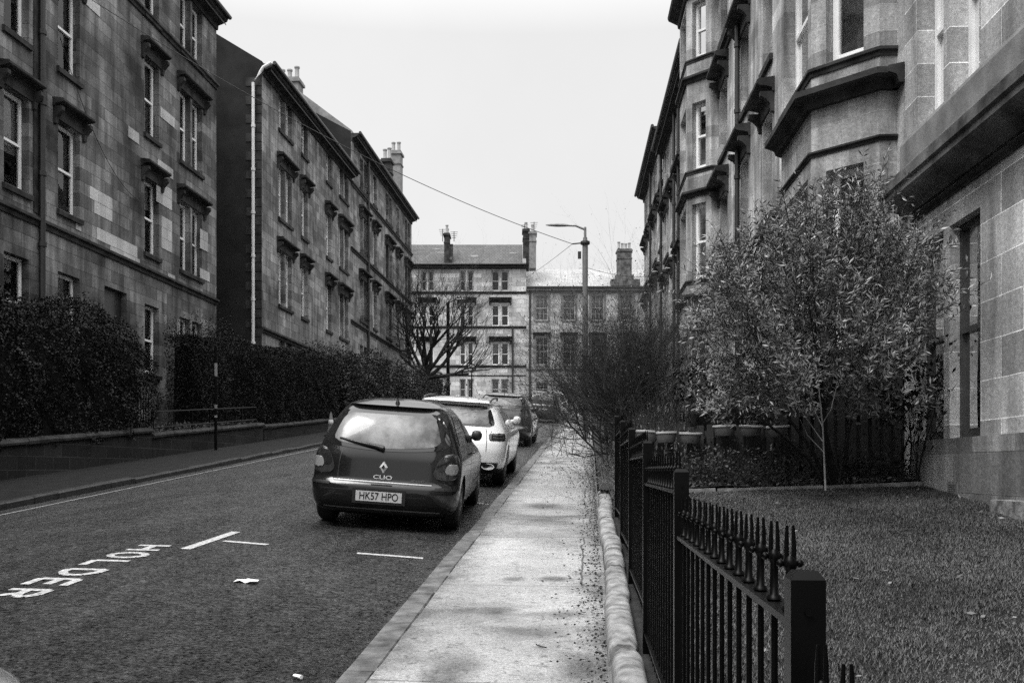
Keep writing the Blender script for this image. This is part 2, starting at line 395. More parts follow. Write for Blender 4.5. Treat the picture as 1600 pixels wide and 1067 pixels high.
def pavement_mat(name='wet pavement', base=.38):
    m, t, b = newmat(name); tcn = t.nodes.new("ShaderNodeTexCoord"); O = tcn.outputs['Object']
    big = ramp(t, noise(t, O, .7, 5, .6), .72, 1.2, .36, .62); chip = ramp(t, noise(t, O, 55, 4, .7), .6, 1.3, .35, .65)
    sp = ramp(t, noise(t, O, 14, 3, .7), .45, 1.05, .3, .45)
    mp = t.nodes.new("ShaderNodeMapping"); mp.inputs['Scale'].default_value = (1.3, 2.2, 1); t.links.new(O, mp.inputs['Vector'])
    damp = ramp(t, noise(t, mp.outputs[0], .55, 4, .55), .35, 1.0, .30, .42)
    c = mth(t, 'MULTIPLY', mth(t, 'MULTIPLY', big, chip), mth(t, 'MULTIPLY', mth(t, 'MULTIPLY', sp, damp), base))
    br = t.nodes.new("ShaderNodeTexBrick"); br.offset = .37; br.inputs['Scale'].default_value = 1; br.inputs['Brick Width'].default_value = 9.0; br.inputs['Row Height'].default_value = 2.6
    br.inputs['Mortar Size'].default_value = .011; br.inputs['Mortar Smooth'].default_value = .4; br.inputs['Color1'].default_value = g(1); br.inputs['Color2'].default_value = g(.82); br.inputs['Mortar'].default_value = g(.25)
    wv = t.nodes.new("ShaderNodeTexNoise"); wv.inputs['Scale'].default_value = 1.7; t.links.new(O, wv.inputs['Vector']); wa = t.nodes.new("ShaderNodeVectorMath"); wa.operation = 'MULTIPLY_ADD'; wa.inputs[1].default_value = (.12, .14, 0)
    t.links.new(wv.outputs['Color'], wa.inputs[0]); t.links.new(O, wa.inputs[2]); t.links.new(wa.outputs[0], br.inputs['Vector'])
    bb = t.nodes.new("ShaderNodeRGBToBW"); t.links.new(br.outputs['Color'], bb.inputs[0]); c = mth(t, 'MULTIPLY', c, bb.outputs[0])
    sx = t.nodes.new("ShaderNodeSeparateXYZ"); t.links.new(O, sx.inputs[0])                 # moss and grit gather along both edges
    edge = mth(t, 'ADD', mth(t, 'ABSOLUTE', mth(t, 'ADD', sx.outputs['X'], .52), 0.0), mth(t, 'MULTIPLY', mth(t, 'SUBTRACT', noise(t, O, 2.6, 6, .65), .5), .9))
    c = mth(t, 'MULTIPLY', c, ramp(t, edge, 1.0, .30, .42, .72))
    wb = mth(t, 'MULTIPLY', mth(t, 'SUBTRACT', noise(t, O, 3.2, 5, .6), .5), 1.3)
    for (u, v, rx, ry) in ((835, 985, .30, .22), (775, 955, .14, .16), (885, 960, .20, .14), (868, 905, .14, .12), (800, 905, .10, .10), (850, 790, .25, .3), (700, 1050, .16, .5), (905, 1045, .15, .35)):
        p = hit(u, v, pav_z); dx = mth(t, 'DIVIDE', mth(t, 'SUBTRACT', sx.outputs['X'], p.x), rx); dy = mth(t, 'DIVIDE', mth(t, 'SUBTRACT', sx.outputs['Y'], p.y), ry)
        q = mth(t, 'ADD', mth(t, 'SQRT', mth(t, 'ADD', mth(t, 'MULTIPLY', dx, dx), mth(t, 'MULTIPLY', dy, dy)), 0.0), wb); c = mth(t, 'MULTIPLY', c, ramp(t, q, .32, 1.0, .35, 1.25))
    t.links.new(c, b.inputs['Base Color'])
    t.links.new(ramp(t, noise(t, O, 1.6, 5), .18, .42), b.inputs['Roughness'])
    t.links.new(mth(t, 'MULTIPLY', ramp(t, noise(t, O, 42, 4, .75), .1, 1.0, .38, .6), ramp(t, noise(t, O, 9, 4, .7), .5, 1.1, .38, .62)), b.inputs['Specular IOR Level'])
    bump(t, b, noise(t, O, 55, 5, .7), .4, .008); return m
M['pavement'] = pavement_mat()
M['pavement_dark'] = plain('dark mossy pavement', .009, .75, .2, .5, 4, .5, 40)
M['ground'] = plain('rough ground', .03, .9, .2, .5, .5, .6, 10)

# ================================================================== the setting
def sheet(name, xs, ys, zf, mat, kind='structure'):
    nx, ny = len(xs), len(ys)
    V = np.array([(x, y, zf(x, y)) for y in ys for x in xs])
    Fc = np.array([(j * nx + i, j * nx + i + 1, (j + 1) * nx + i + 1, (j + 1) * nx + i) for j in range(ny - 1) for i in range(nx - 1)])
    o = npmesh(name, V, Fc, mat, None, True, V[:, :2]); return tag(o, kind=kind)
lin = lambda a, b, n: list(np.linspace(a, b, n))
sheet('ground', lin(-400, 400, 5), [-80, 0, 60, 110, 140, 800], lambda x, y: SL * min(y, 110) - .6 + (-4 if y > 300 else 0), M['ground'])
KX0, KX1 = -1.33, -1.15                      # right kerb, outer and inner edge
sheet('road', lin(-8.0, KX0, 26), lin(-6, 76, 42), lambda x, y: road_z(x, y), M['asphalt'])
sheet('cross_street', lin(-60, 60, 20), lin(76, 85, 4), lambda x, y: SL * y - .02, M['asphalt'])
sheet('far_pavement', lin(-60, 60, 20), lin(85, 97, 4), lambda x, y: SL * y + .1, M['pavement'])
def wob(x, y): return .008 * math.sin(1.9 * y + x * 2) + .006 * math.sin(4.7 * y + 1 + 3 * x)
sheet('pavement', lin(KX1, .13, 8), lin(-4, 74, 240), lambda x, y: pav_z(x, y) + wob(x, y) * .6, M['pavement'])
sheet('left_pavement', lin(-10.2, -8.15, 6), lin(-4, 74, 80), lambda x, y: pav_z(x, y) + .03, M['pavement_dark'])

def kerb_row(name, x0, x1, y0, y1, top, mat, ln=.9):
    mb = MB(); y = y0
    while y < y1:
        l = ln * rnd.uniform(.6, 1.25); t = rnd.uniform(-.012, .012); j = rnd.uniform(-.012, .012)
        za, zb = SL * y + top + t, SL * (y + l) + top + t; e = .012
        p = [(x0 + j, y + e), (x1 + j, y + e), (x1 + j, y + l - e), (x0 + j, y + l - e)]; zz = [za, za, zb, zb]
        c = .018
        pt = [(x0 + j + c, y + e + c), (x1 + j - c, y + e + c), (x1 + j - c, y + l - e - c), (x0 + j + c, y + l - e - c)]
        top_ = [(a[0], a[1], z + rnd.uniform(-.004, .004)) for a, z in zip(pt, zz)]
        sh_ = [(a[0], a[1], z - .02) for a, z in zip(p, zz)]; bt = [(a[0], a[1], z - .3) for a, z in zip(p, zz)]
        mb.poly(top_)
        for i in range(4):
            k = (i + 1) % 4
            mb.poly([sh_[i], sh_[k], top_[k], top_[i]]); mb.poly([bt[i], bt[k], sh_[k], sh_[i]])
        y += l
    return tag(mb.build(name, mat), kind='structure')
kerb_row('kerb', KX0, KX1 + .005, -4, 74, .004, M['kerb'])
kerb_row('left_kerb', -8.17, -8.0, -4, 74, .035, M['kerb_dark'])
# lawn and beds
sheet('lawn', lin(.36, 4.6, 18), lin(-3, 12.0, 40), lambda x, y: lawn_z(x, y) - .010 + wob(x * 2, y) * .5, M['lawn'])
sheet('soil_bed', lin(.36, 4.4, 14), lin(12.0, 13.6, 8), lambda x, y: lawn_z(x, 12) + .03 + .05 * math.sin(3 * x) * math.sin(4 * y), M['soil'])
sheet('rear_garden_ground', lin(.14, 4.6, 6), lin(13.6, 74, 30), lambda x, y: SL * y + .18, M['soil'])
sheet('verge', lin(.13, .36, 3), lin(-4, 13.6, 30), lambda x, y: SL * y + .03, M['soil'])
sheet('left_garden_ground', lin(-40, -10.45, 8), lin(-4, 75, 30), lambda x, y: SL * y + .5, M['soil'])

# ------------------------------------------------------------------ painted road markings
def strip(mb, p, q, wd, lift=.005):
    p, q = Vector(p), Vector(q); d = (q - p); n = max(1, int(d.length / .25)); s = Vector((-d.y, d.x)).normalized() * wd / 2
    for i in range(n):
        a, b = p + d * (i / n), p + d * ((i + 1) / n)
        c = [a + s, a - s, b - s, b + s]
        mb.poly([(k.x, k.y, road_z(k.x, k.y) + lift) for k in c])
mb = MB()
for yy in (4.0, 10.0, 16.0, 22.0, 28.0):
    strip(mb, (-7.45, yy), (-7.45, yy + 5.98), .075)
tag(mb.build('edge_line', M['marking_dim']), kind='structure')
def hxy(u, v): p = hit(u, v, road_z); return Vector((p.x, p.y))
mb = MB(); a, b = hxy(289, 858), hxy(369, 831); strip(mb, a, b, .1); m0 = hxy(341, 845); e = hxy(418, 851)
strip(mb, m0 + Vector((.055, 0)), e, .075); tag(mb.build('bay_corner_marking', M['marking']), kind='structure')
mb = MB(); strip(mb, hxy(558, 864.5), hxy(661, 872.5), .075); tag(mb.build('bay_line', M['marking']), kind='structure')
mb = MB(); strip(mb, (-1.75, 13.95), (-1.4, 13.9), .08); tag(mb.build('bay_line', M['marking']), kind='structure')
# lettering HOLDER, read from the middle of the road
LET = {'H': [[(0, 0), (0, 1)], [(.6, 0), (.6, 1)], [(0, .5), (.6, .5)]],
       'O': [[(.3 + .3 * math.cos(t), .5 + .5 * math.sin(t)) for t in np.linspace(0, 2 * math.pi, 17)]],
       'L': [[(0, 1), (0, 0), (.55, 0)]],
       'D': [[(0, 0), (0, 1), (.3, .97), (.55, .75), (.6, .5), (.55, .25), (.3, .03), (0, 0)]],
       'E': [[(.58, 1), (0, 1), (0, 0), (.58, 0)], [(0, .52), (.5, .52)]],
       'R': [[(0, 0), (0, 1), (.4, .98), (.58, .8), (.55, .6), (.35, .5), (0, .5)], [(.3, .5), (.6, 0)]]}
hr, hl = hxy(248, 860), hxy(181, 864.5); rr = hxy(60, 934)
hx0, hx1 = hl.x, hr.x; y_far = hr.y + .25; pitch = (y_far - .25 - rr.y) / 5.0
mb = MB()
for i, chx in enumerate('HOLDER'):
    for st in LET[chx]:
        for k in range(len(st) - 1):
            p, q = st[k], st[k + 1]
            P = (hx0 + (hx1 - hx0) * p[1], y_far - pitch * (i + p[0])); Q = (hx0 + (hx1 - hx0) * q[1], y_far - pitch * (i + q[0]))
            strip(mb, P, Q, .07, .005 + .0004 * (k % 3))
tag(mb.build('road_lettering', M['marking']), kind='structure')
print('LETTERS', hr, hl, rr, pitch, 'T', a, b, e)

# ================================================================== building kit
def wall_cells(mb, f, s0, s1, z0, z1, ops, reveal=.18, nb=0.0):
    """facade with openings (a,b,za,zb) and their reveals"""
    S = sorted(set([s0, s1] + [x for o in ops for x in o[:2] if s0 < x < s1])); Z = sorted(set([z0, z1] + [x for o in ops for x in o[2:4] if z0 < x < z1]))
    for i in range(len(S) - 1):
        for j in range(len(Z) - 1):
            cs, cz = (S[i] + S[i + 1]) / 2, (Z[j] + Z[j + 1]) / 2
            if any(o[0] < cs < o[1] and o[2] < cz < o[3] for o in ops): continue
            c = [(S[i], Z[j]), (S[i + 1], Z[j]), (S[i + 1], Z[j + 1]), (S[i], Z[j + 1])]
            mb.poly([f.pt(a, nb, z) for a, z in c], c)
    for o_ in ops:
        a, b, za, zb = o_[:4]; rv0 = reveal; reveal = o_[4] if len(o_) > 4 else reveal
        for c in ([(a, 0, za), (a, -reveal, za), (a, -reveal, zb), (a, 0, zb)], [(b, 0, za), (b, 0, zb), (b, -reveal, zb), (b, -reveal, za)],
                  [(a, 0, zb), (a, -reveal, zb), (b, -reveal, zb), (b, 0, zb)], [(a, 0, za), (b, 0, za), (b, -reveal, za), (a, -reveal, za)]):
            mb.poly([f.pt(k[0], k[1] + nb, k[2]) for k in c], [(k[0] + k[1], k[2]) for k in c])
        reveal = rv0
def window(bld, f, a, b, za, zb, rv=.18, frame='white', blind=None, sill=True, bars=None, fr=.085, trim='trim', meet=.5, bmat='curtain'):
    mb = MB(); e = .004; n1, n0 = -rv + .0, -rv - .06; a += e; b -= e; za0 = za; za += e; zb -= e
    mb.fbox(f, a, a + fr, n0, n1, za, zb); mb.fbox(f, b - fr, b, n0, n1, za, zb)
    mb.fbox(f, a + fr, b - fr, n0, n1 - .004, zb - fr, zb); mb.fbox(f, a + fr, b - fr, n0, n1 - .004, za, za + fr * 1.4)
    zm = za + (zb - za) * meet
    mb.fbox(f, a + fr, b - fr, n0 - .01, n1 + .012, zm - .03, zm + .03)
    if bars:
        nx, nz = bars
        for i in range(1, nx):
            s = a + fr + (b - a - 2 * fr) * i / nx
            mb.fbox(f, s - .012, s + .012, n0 + .005, n1 - .008, za + fr * 1.4, zm - .03); mb.fbox(f, s - .012, s + .012, n0 + .005, n1 - .008, zm + .03, zb - fr)
        for (q0, q1) in ((za + fr * 1.4, zm - .03), (zm + .03, zb - fr)):
            for k in range(1, nz):
                z = q0 + (q1 - q0) * k / nz; mb.fbox(f, a + fr, b - fr, n0 + .008, n1 - .011, z - .012, z + .012)
    win = mb.build('window', M[frame], bld)
    p = MB(); q = [(a + fr, za + fr * 1.4), (b - fr, za + fr * 1.4), (b - fr, zb - fr), (a + fr, zb - fr)]
    p.poly([f.pt(s, -rv - .04, z) for s, z in q], q); p.build('pane', M['glass'], win)
    if blind:
        c = MB(); zl = zb - (zb - za) * blind; m = 10
        for i in range(m):
            s_0, s_1 = a + .03 + (b - a - .06) * i / m, a + .03 + (b - a - .06) * (i + 1) / m
            d0, d1 = (-rv - .12 - .02 * (i % 2)), (-rv - .12 - .02 * ((i + 1) % 2))
            c.poly([f.pt(s_0, d0, zl), f.pt(s_1, d1, zl), f.pt(s_1, d1, zb - .02), f.pt(s_0, d0, zb - .02)])
        c.build('curtain', M[bmat], win)
    if sill:
        s = MB(); s.extr(f, [(-rv + .01, za0 + .012), (-rv + .01, za0 - .1), (.0, za0 - .13), (.075, za0 - .13), (.085, za0 - .02), (.06, za0 + .006)], a - .08, b + .08)
        s.build('sill', M[trim], win)
    return win
def hood_profile(z, pr=.34, h=.26):
    return [(0.001, z), (.05, z), (.06, z + h * .25), (pr * .45, z + h * .34), (pr * .9, z + h * .42), (pr, z + h * .55), (pr, z + h * .78), (pr * .92, z + h * .84), (.001, z + h)]
def hood(bld, f, a, b, z, pr=.29, h=.22, mat='trim', fr=.26):
    """cornice on two scrolled brackets over a dressed lintel"""
    mb = MB(); mb.extr(f, hood_profile(z + fr, pr, h), a - .26, b + .26)
    mb.extr(f, [(.001, z + .01), (.045, z + .01), (.045, z + fr - .004), (.001, z + fr - .004)], a - .1, b + .1)
    for c in (a - .17, b + .17):
        zz = z + fr
        mb.extr(f, [(.002, zz - .42), (.06, zz - .40), (.09, zz - .25), (.17, zz - .16), (pr * .8, zz - .09), (pr * .8, zz - .003), (.002, zz - .003)], c - .065, c + .065)
    return mb.build('window_hood', M[mat], bld)
def course(bld, f, a, b, z, pr=.12, h=.22, mat='trim', name='string_course', sk0=0, sk1=0):
    mb = MB(); mb.extr(f, [(.001, z), (pr * .35, z), (pr * .5, z + h * .4), (pr, z + h * .55), (pr, z + h * .85), (.001, z + h)], a, b, sk0, sk1)
    return mb.build(name, M[mat], bld)
def roof(bld, f, a, b, ze, run=5.5, rise=3.0, over=.35, mat='slate_dark', gable='gable', zb=0, gd=(True, True)):
    mb = MB(); t = .06
    k = rise / run
    mb.poly([f.pt(a, over, ze - over * k), f.pt(b, over, ze - over * k), f.pt(b, -run, ze + rise), f.pt(a, -run, ze + rise)], [(a, 0), (b, 0), (b, run * 1.15), (a, run * 1.15)])
    mb.poly([f.pt(a, -run, ze + rise), f.pt(b, -run, ze + rise), f.pt(b, -2 * run, ze), f.pt(a, -2 * run, ze)], [(a, 0), (b, 0), (b, run * 1.15), (a, run * 1.15)])
    mb.poly([f.pt(a, over, ze - over * k), f.pt(a, over, ze - over * k - t), f.pt(b, over, ze - over * k - t), f.pt(b, over, ze - over * k)])
    mb.build('roof', M[mat], bld)
    for s, ok, dz in ((a, gd[0], 1), (b, gd[1], -1)):
        m2 = MB(); c = [(0, zb), (-2 * run, zb), (-2 * run, ze), (-run, ze + rise + .12), (0, ze + .10)]
        if ok:
            m2.poly([f.pt(s, p[0], p[1]) for p in c], c); m2.poly([f.pt(s + dz * .3, p[0], p[1]) for p in reversed(c)], c[::-1])
            m2.poly([f.pt(s, -run, ze + rise + .12), f.pt(s + dz * .3, -run, ze + rise + .12), f.pt(s + dz * .3, .0, ze + .10), f.pt(s, .0, ze + .10)])
            m2.poly([f.pt(s, 0, zb), f.pt(s + dz * .002, 0, zb), f.pt(s + dz * .002, 0, ze + .1), f.pt(s, 0, ze + .1)])
            m2.build('gable_wall', M[gable], bld)
    m3 = MB(); m3.poly([f.pt(a, -2 * run, zb), f.pt(b, -2 * run, zb), f.pt(b, -2 * run, ze), f.pt(a, -2 * run, ze)]); m3.build('rear_wall', M[gable], bld)
def chimney(bld, f, s, n, z0, z1, ls, ln_, pots=4, mat='trim', along='n', potmat='pot'):
    mb = MB(); mb.fbox(f, s - ls / 2, s + ls / 2, n - ln_ / 2, n + ln_ / 2, z0, z1 - .25)
    mb.fbox(f, s - ls / 2 - .09, s + ls / 2 + .09, n - ln_ / 2 - .09, n + ln_ / 2 + .09, z1 - .249, z1 - .1)
    mb.fbox(f, s - ls / 2 - .03, s + ls / 2 + .03, n - ln_ / 2 - .03, n + ln_ / 2 + .03, z1 - .099, z1)
    mb.fbox(f, s - ls / 2 - .05, s + ls / 2 + .05, n - ln_ / 2 - .05, n + ln_ / 2 + .05, z1 - .95, z1 - .85)
    st = mb.build('chimney', M[mat], bld)
    for i in range(pots):
        k = (i + .5) / pots - .5; q = f.pt(s + (k * ls if along == 's' else 0), n + (k * ln_ if along == 'n' else 0), z1 - .003)
        p = MB(); h = rnd.uniform(.55, .8); p.lathe([(.13, 0), (.15, .05), (.12, .12), (.115, h - .1), (.15, h - .07), (.15, h), (.1, h), (.1, h - .1)], 10, q)
        auto_smooth(p.build('chimney_pot', M[potmat], st))
def pipe(bld, pts, r=.055, mat='pipe_black', name='downpipe', brackets=True):
    mb = MB(); mb.tube(pts, r, 8)
    if brackets:
        for i in range(len(pts) - 1):
            a, b = Vector(pts[i]), Vector(pts[i + 1]); n = int((b - a).length / 1.8)
            for k in range(1, n + 1):
                p = a.lerp(b, k / (n + 1)); d = (b - a).normalized() * .05; mb.tube([p - d, p + d], r * 1.35, 8)
    return auto_smooth(mb.build(name, M[mat], bld))
def eaves(bld, f, a, b, z, pr=.42, h=.4, mat='trim', gut=True, sk0=0, sk1=0):
    mb = MB(); mb.extr(f, [(.001, z - h), (.06, z - h), (.08, z - h * .6), (pr * .5, z - h * .5), (pr * .92, z - h * .3), (pr, z - h * .1), (pr, z), (.001, z)], a, b, sk0, sk1)
    mb.build('eaves_cornice', M[mat], bld)
    if gut: pipe(bld, [f.pt(a, pr + .07, z + .02), f.pt(b, pr + .07, z + .02)], .075, 'pipe_black', 'gutter', False)

def tenement(name, label, f, s0, s1, zb, ze, cols, floors, strings, wall, roofkw, group, frame='white', wins_trim='trim', rv=.18, pale_panes=0.35, extra_ops=()):
    """cols: [(centre, light width, lights)]; floors: [(sill z, height, hooded)]"""
    c = f.pt((s0 + s1) / 2, -3, zb); T = thing(name, label, 'building', c, group)
    ops, W = [], []
    for ci, (c, lw, nl) in enumerate(cols):
        for fi, (zs, h, hd) in enumerate(floors):
            tot = lw * nl + .16 * (nl - 1); a = c - tot / 2
            for k in range(nl):
                o = (a + k * (lw + .16), a + k * (lw + .16) + lw, zs, zs + h); ops.append(o); W.append(o)
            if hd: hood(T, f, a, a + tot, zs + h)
    mb = MB(); wall_cells(mb, f, s0, s1, zb, ze, list(ops) + list(extra_ops), rv)
    mb.build('facade', M[wall], T)
    for o in W:
        bl = rnd.choice([.35, .6, 1, 1]) if rnd.random() < pale_panes else None  # pale curtains double as sky reflections in the panes
        window(T, f, *o, rv=rv, frame=frame, blind=bl, trim=wins_trim, bmat=rnd.choice(['curtain', 'curtain_dim']))
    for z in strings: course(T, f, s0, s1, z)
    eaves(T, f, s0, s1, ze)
    roof(T, f, s0, s1, ze, zb=zb, **roofkw)
    return T

GRP = 'stone tenements lining the street'
# ---- left near tenement
fL = Fr(-13, 0, 0, 1, 1, 0)
sc_ = lambda u: fL.s_at(u, -.18)
e1 = fL.s_at(338); cC = sc_(228)
zC = lambda v: fL.z_at(v, cC, -.18)
flo = [(zC(585), zC(478) - zC(585), False), (zC(399), zC(284) - zC(399), True), (zC(216), zC(97) - zC(216), True), (zC(31), zC(-70) - zC(31), False)]
colsL = [(sc_(16) - 4.6, 1.0, 1), (sc_(14), 1.0, 1), (sc_(97), 1.05, 1), (cC, .98, 1), (sc_(290.5), .82, 2)]
dr = (fL.s_at(163), fL.s_at(198), fL.z_at(610, fL.s_at(180)), fL.z_at(452, fL.s_at(180)))
zs1 = fL.z_at(477, e1); zs3 = fL.z_at(141, e1); ze1 = fL.z_at(30, e1)
T = tenement('tenement_building', 'soot stained sandstone tenement with hooded windows nearest on the left', fL, -30, e1, 1.0, ze1,
             colsL, flo, [zs1, zs3], 'stone_left', dict(mat='slate_dark', gd=(True, True)), GRP, pale_panes=.8, extra_ops=[dr])
mb = MB(); mb.fbox(fL, dr[0], dr[1], -.3, -.175, dr[2], dr[3]); mb.build('doorway', M['door'], T)
px = fL.s_at(66, .1); pipe(T, [fL.pt(px, .1, 1.8), fL.pt(px, .1, ze1 - .4)], .075)
mb = MB(); mb.fbox(fL, px - .22, px + .22, .002, .03, zs1 + .3, ze1 - .5); mb.build('recessed_strip', M['trim'], T)
REP = 0
for (u0, u1, v0, v1) in ((140, 157, 290, 308), (157, 175, 300, 322), (147, 175, 318, 348), (151, 172, 345, 372), (153, 190, 358, 385), (178, 214, 376, 392), (172, 205, 385, 402), (200, 218, 398, 418), (244, 268, 292, 330), (246, 270, 245, 275), (252, 268, 330, 388), (262, 273, 425, 445), (312, 327, 418, 438), (250, 272, 160, 188), (118, 126, 338, 362), (128, 155, 2, 22), (312, 324, 352, 385), (200, 216, 195, 222)):
    a, b = fL.s_at(u0), fL.s_at(u1); m = (a + b) / 2; um, vm = (u0 + u1) / 2, (v0 + v1) / 2
    k = fL.z_at(vm, fL.s_at(um)); h = (v1 - v0) / F * dep(-13, m); z0_ = round((k - h / 2) / .33) * .33 + .004; z1_ = z0_ + max(1, round(h * .72 / .33)) * .33 - .008
    REP += 1; mb = MB(); mb.fbox(fL, a, b, .001, .005 + .0007 * REP, z0_, z1_); mb.build('repaired_stone', M['stone_repair'], T)
# ---- left second tenement and the taller one after it
fM = Fr(-12.3, 0, 0, 1, 1, 0)
m0 = fM.s_at(409); mb_ = fM.s_at(548); m1 = fM.s_at(643)
su = lambda u: fM.s_at(u, -.18)
c1 = su(439); zz = lambda v: fM.z_at(v, c1, -.18)
f2a = [(zz(481) - 3.35, 2.0, False), (zz(481), zz(397) - zz(481), True), (zz(348), zz(268) - zz(348), True), (zz(212), zz(142) - zz(212), False)]
ze2 = fM.z_at(108, m0 + .5)
TA = tenement('tenement_building', 'second tenement on the left with dark blank gable and white downpipe', fM, m0, mb_, 2.0, ze2,
              [(su(439), .8, 2), (su(469.5), .95, 1), (su(508), .95, 1), (su(531.5), .8, 2)], f2a, [fM.z_at(519, m0), fM.z_at(114, m0)],
              'stone_left_b', dict(mat='slate_dark', run=5.2, rise=3.2, gd=(True, False)), GRP, pale_panes=.65)
# quoins on the gable edge, and the white pipe
mb = MB(); fG = Fr(-12.3, m0, -1, 0, 0, -1); z = 3.0; i = 0
while z < ze2 - .5:
    mb.fbox(fG, .002, .62 if i % 2 else .36, .001, .02, z + .01, z + .33); z += .35; i += 1
mb.build('quoins', M['trim'], TA)
pg = fG.s_at(395.5, .12)
pipe(TA, [fG.pt(pg, .12, 3.0), fG.pt(pg, .12, ze2 - .75), fG.pt(pg - .28, .12, ze2 - .35), fG.pt(-.1, .12, ze2 - .18), fG.pt(-.40, .12, ze2 - .02)], .06, 'pipe_white')
c2 = su(562); zq = lambda v: fM.z_at(v, c2, -.18)
f2b = [(zq(502) - 3.4, 2.05, False), (zq(502), zq(438) - zq(502), True), (zq(399), zq(340) - zq(399), True), (zq(299), zq(251) - zq(299), False)]
ze3 = fM.z_at(208, mb_)
TB = tenement('tenement_building', 'taller tenement farthest along the left side with a twin chimney stack', fM, mb_ + .002, m1, 3.0, ze3,
              [(su(563), .8, 2), (su(581), .95, 1), (su(603), .85, 2), (su(617), .95, 1), (su(632.5), .85, 2)], f2b,
              [fM.z_at(505, mb_), fM.z_at(391, mb_), fM.z_at(288, mb_)], 'stone_left_b', dict(mat='slate_dark', run=5.2, rise=2.8), GRP, pale_panes=.6)
pp = fM.s_at(576, .1); pipe(TB, [fM.pt(pp, .1, 4.5), fM.pt(pp, .1, ze3 - .3)], .075)
zc = zat(112, -16.2, mb_); chimney(TB, fM, mb_ + .6, -3.6, ze3 - .5, zat(119, -16.0, mb_), .9, 1.55, 4, 'trim_light')
# skewed party wall falling from the chimney to the eaves
mb = MB(); mb.extr(fG, [(0, 0), (0, .01), (.01, .01)], 0, .01)
mb = MB(); q = [(-3.2, zat(132, -15.5, mb_)), (0.05, ze3 + .15), (0.05, ze3 - 2.4), (-3.2, ze3 - 2.4)]
mb.extr(fM, [(n, z_) for n, z_ in q], mb_ + .02, mb_ + .42); mb.build('party_wall', M['trim_light'], TB)
yc = fM.s_at(605, -1.0); yd = fM.s_at(619, -1.0)
chimney(TB, fM, yc, -1.0, ze3 - .3, fM.z_at(250, yc, -1.0), .8, .6, 2, 'trim'); chimney(TB, fM, yd, -1.0, ze3 - .3, fM.z_at(238, yd, -1.0), .9, .75, 2, 'trim_light')

# ---- right side
fR = Fr(4.2 * .99982, 4.2 * .0192, -.0192, .99982, -.99982, -.0192)
sA0, sA1 = -16, 12.75
zr = lambda v, u: fR.z_at(v, fR.s_at(u))
TA = thing('tenement_building', 'pale pointed ashlar tenement beside the lawn nearest on the right', 'building', fR.pt(8, -3, 1), GRP)
g0, g1 = zr(681, 1532), zr(323, 1532)
A1, A2, A3, A4 = fR.s_at(1532), fR.s_at(1484), fR.s_at(1474.5), fR.s_at(1434)
o1 = (A1, A2, g0, g1, .11); o2 = (A3, A4, g0, g1, .11); zf = zr(112, 1530); u1 = (A1, A2, zf, zf + 2.25); u2 = (A3, A4, zf, zf + 2.25); print('A', A1, A2, A3, A4, fR.s_at(1385), zf, g0, g1)
n1_ = (5.6, 6.5, g0, g1); n2_ = (6.65, 7.5, g0, g1); n3_ = (5.6, 6.5, zf, zf + 2.25); n4_ = (6.65, 7.5, zf, zf + 2.25)
mb = MB(); wall_cells(mb, fR, sA0, sA1, 0.4, zf + 6.5, [o1, o2, u1, u2, n1_, n2_, n3_, n4_], .2); mb.build('facade', M['stone_right'], TA)
for o, fc, bl, bm in ((o1, 'brown_paint', 1, 'curtain'), (o2, 'brown_paint', 1, 'curtain'), (n1_, 'brown_paint', 1, 'curtain'), (n2_, 'brown_paint', 1, 'curtain'),
                      (u1, 'white', 1, 'curtain'), (u2, 'white', 1, 'curtain'), (n3_, 'white', None, 'curtain'), (n4_, 'white', None, 'curtain')):
    window(TA, fR, *o[:4], rv=o[4] if len(o) > 4 else .2, frame=fc, blind=bl, sill=False, fr=.09 if fc == 'white' else .07, bmat=bm)
mb = MB(); mb.fbox(fR, sA0, 12.3, .001, .07, .4, g0 - .004); mb.build('plinth', M['plinth'], TA)
mb = MB(); mb.fbox(fR, sA0, 9.6, .071, .26, .4, lawn_z(4, 9) + .16); mb.build('base_step', M['coping'], TA)
zc0 = 4.62
mb = MB(); mb.extr(fR, [(.001, zc0), (.05, zc0), (.08, zc0 + .07), (.27, zc0 + .12), (.30, zc0 + .16), (.30, zc0 + .22), (.33, zc0 + .25), (.33, zc0 + .37), (.27, zc0 + .43), (.001, zc0 + .50)], sA0, sA1)
mb.build('cornice', M['trim_mid'], TA)
mb = MB(); mb.extr(fR, [(.001, zc0 + .505), (.07, zc0 + .505), (.07, zf - .06), (.05, zf - .005), (.001, zf - .005)], sA0, sA1 - .02); mb.build('sill_course', M['trim_light'], TA)
course(TA, fR, sA0, 12.45, zr(272, 1532) - .02, .06, .08)
vs = fR.s_at(1419); mb = MB(); mb.fbox(fR, vs - .2, vs + .2, .001, .02, zr(336, 1419), zr(312, 1419))
for k in range(6):
    z_ = zr(336, 1419) + .02 + k * .045; mb.fbox(fR, vs - .17, vs + .17, .021, .035, z_, z_ + .02)
mb.build('vent', M['pipe_black'], TA)
vs = fR.s_at(1490, .07); za, zb_ = zr(784, 1490), zr(752, 1490); mb = MB(); mb.fbox(fR, vs - .13, vs + .13, .071, .08, za, zb_)
for k in range(9):
    z_ = za + .015 + k * (zb_ - za - .03) / 9; mb.fbox(fR, vs - .115, vs + .115, .081, .092, z_, z_ + .014)
mb.build('vent', M['lamp_steel'], TA)
eaves(TA, fR, sA0, sA1, zf + 6.5); roof(TA, fR, sA0, sA1, zf + 6.5, zb=.4, gd=(True, True))

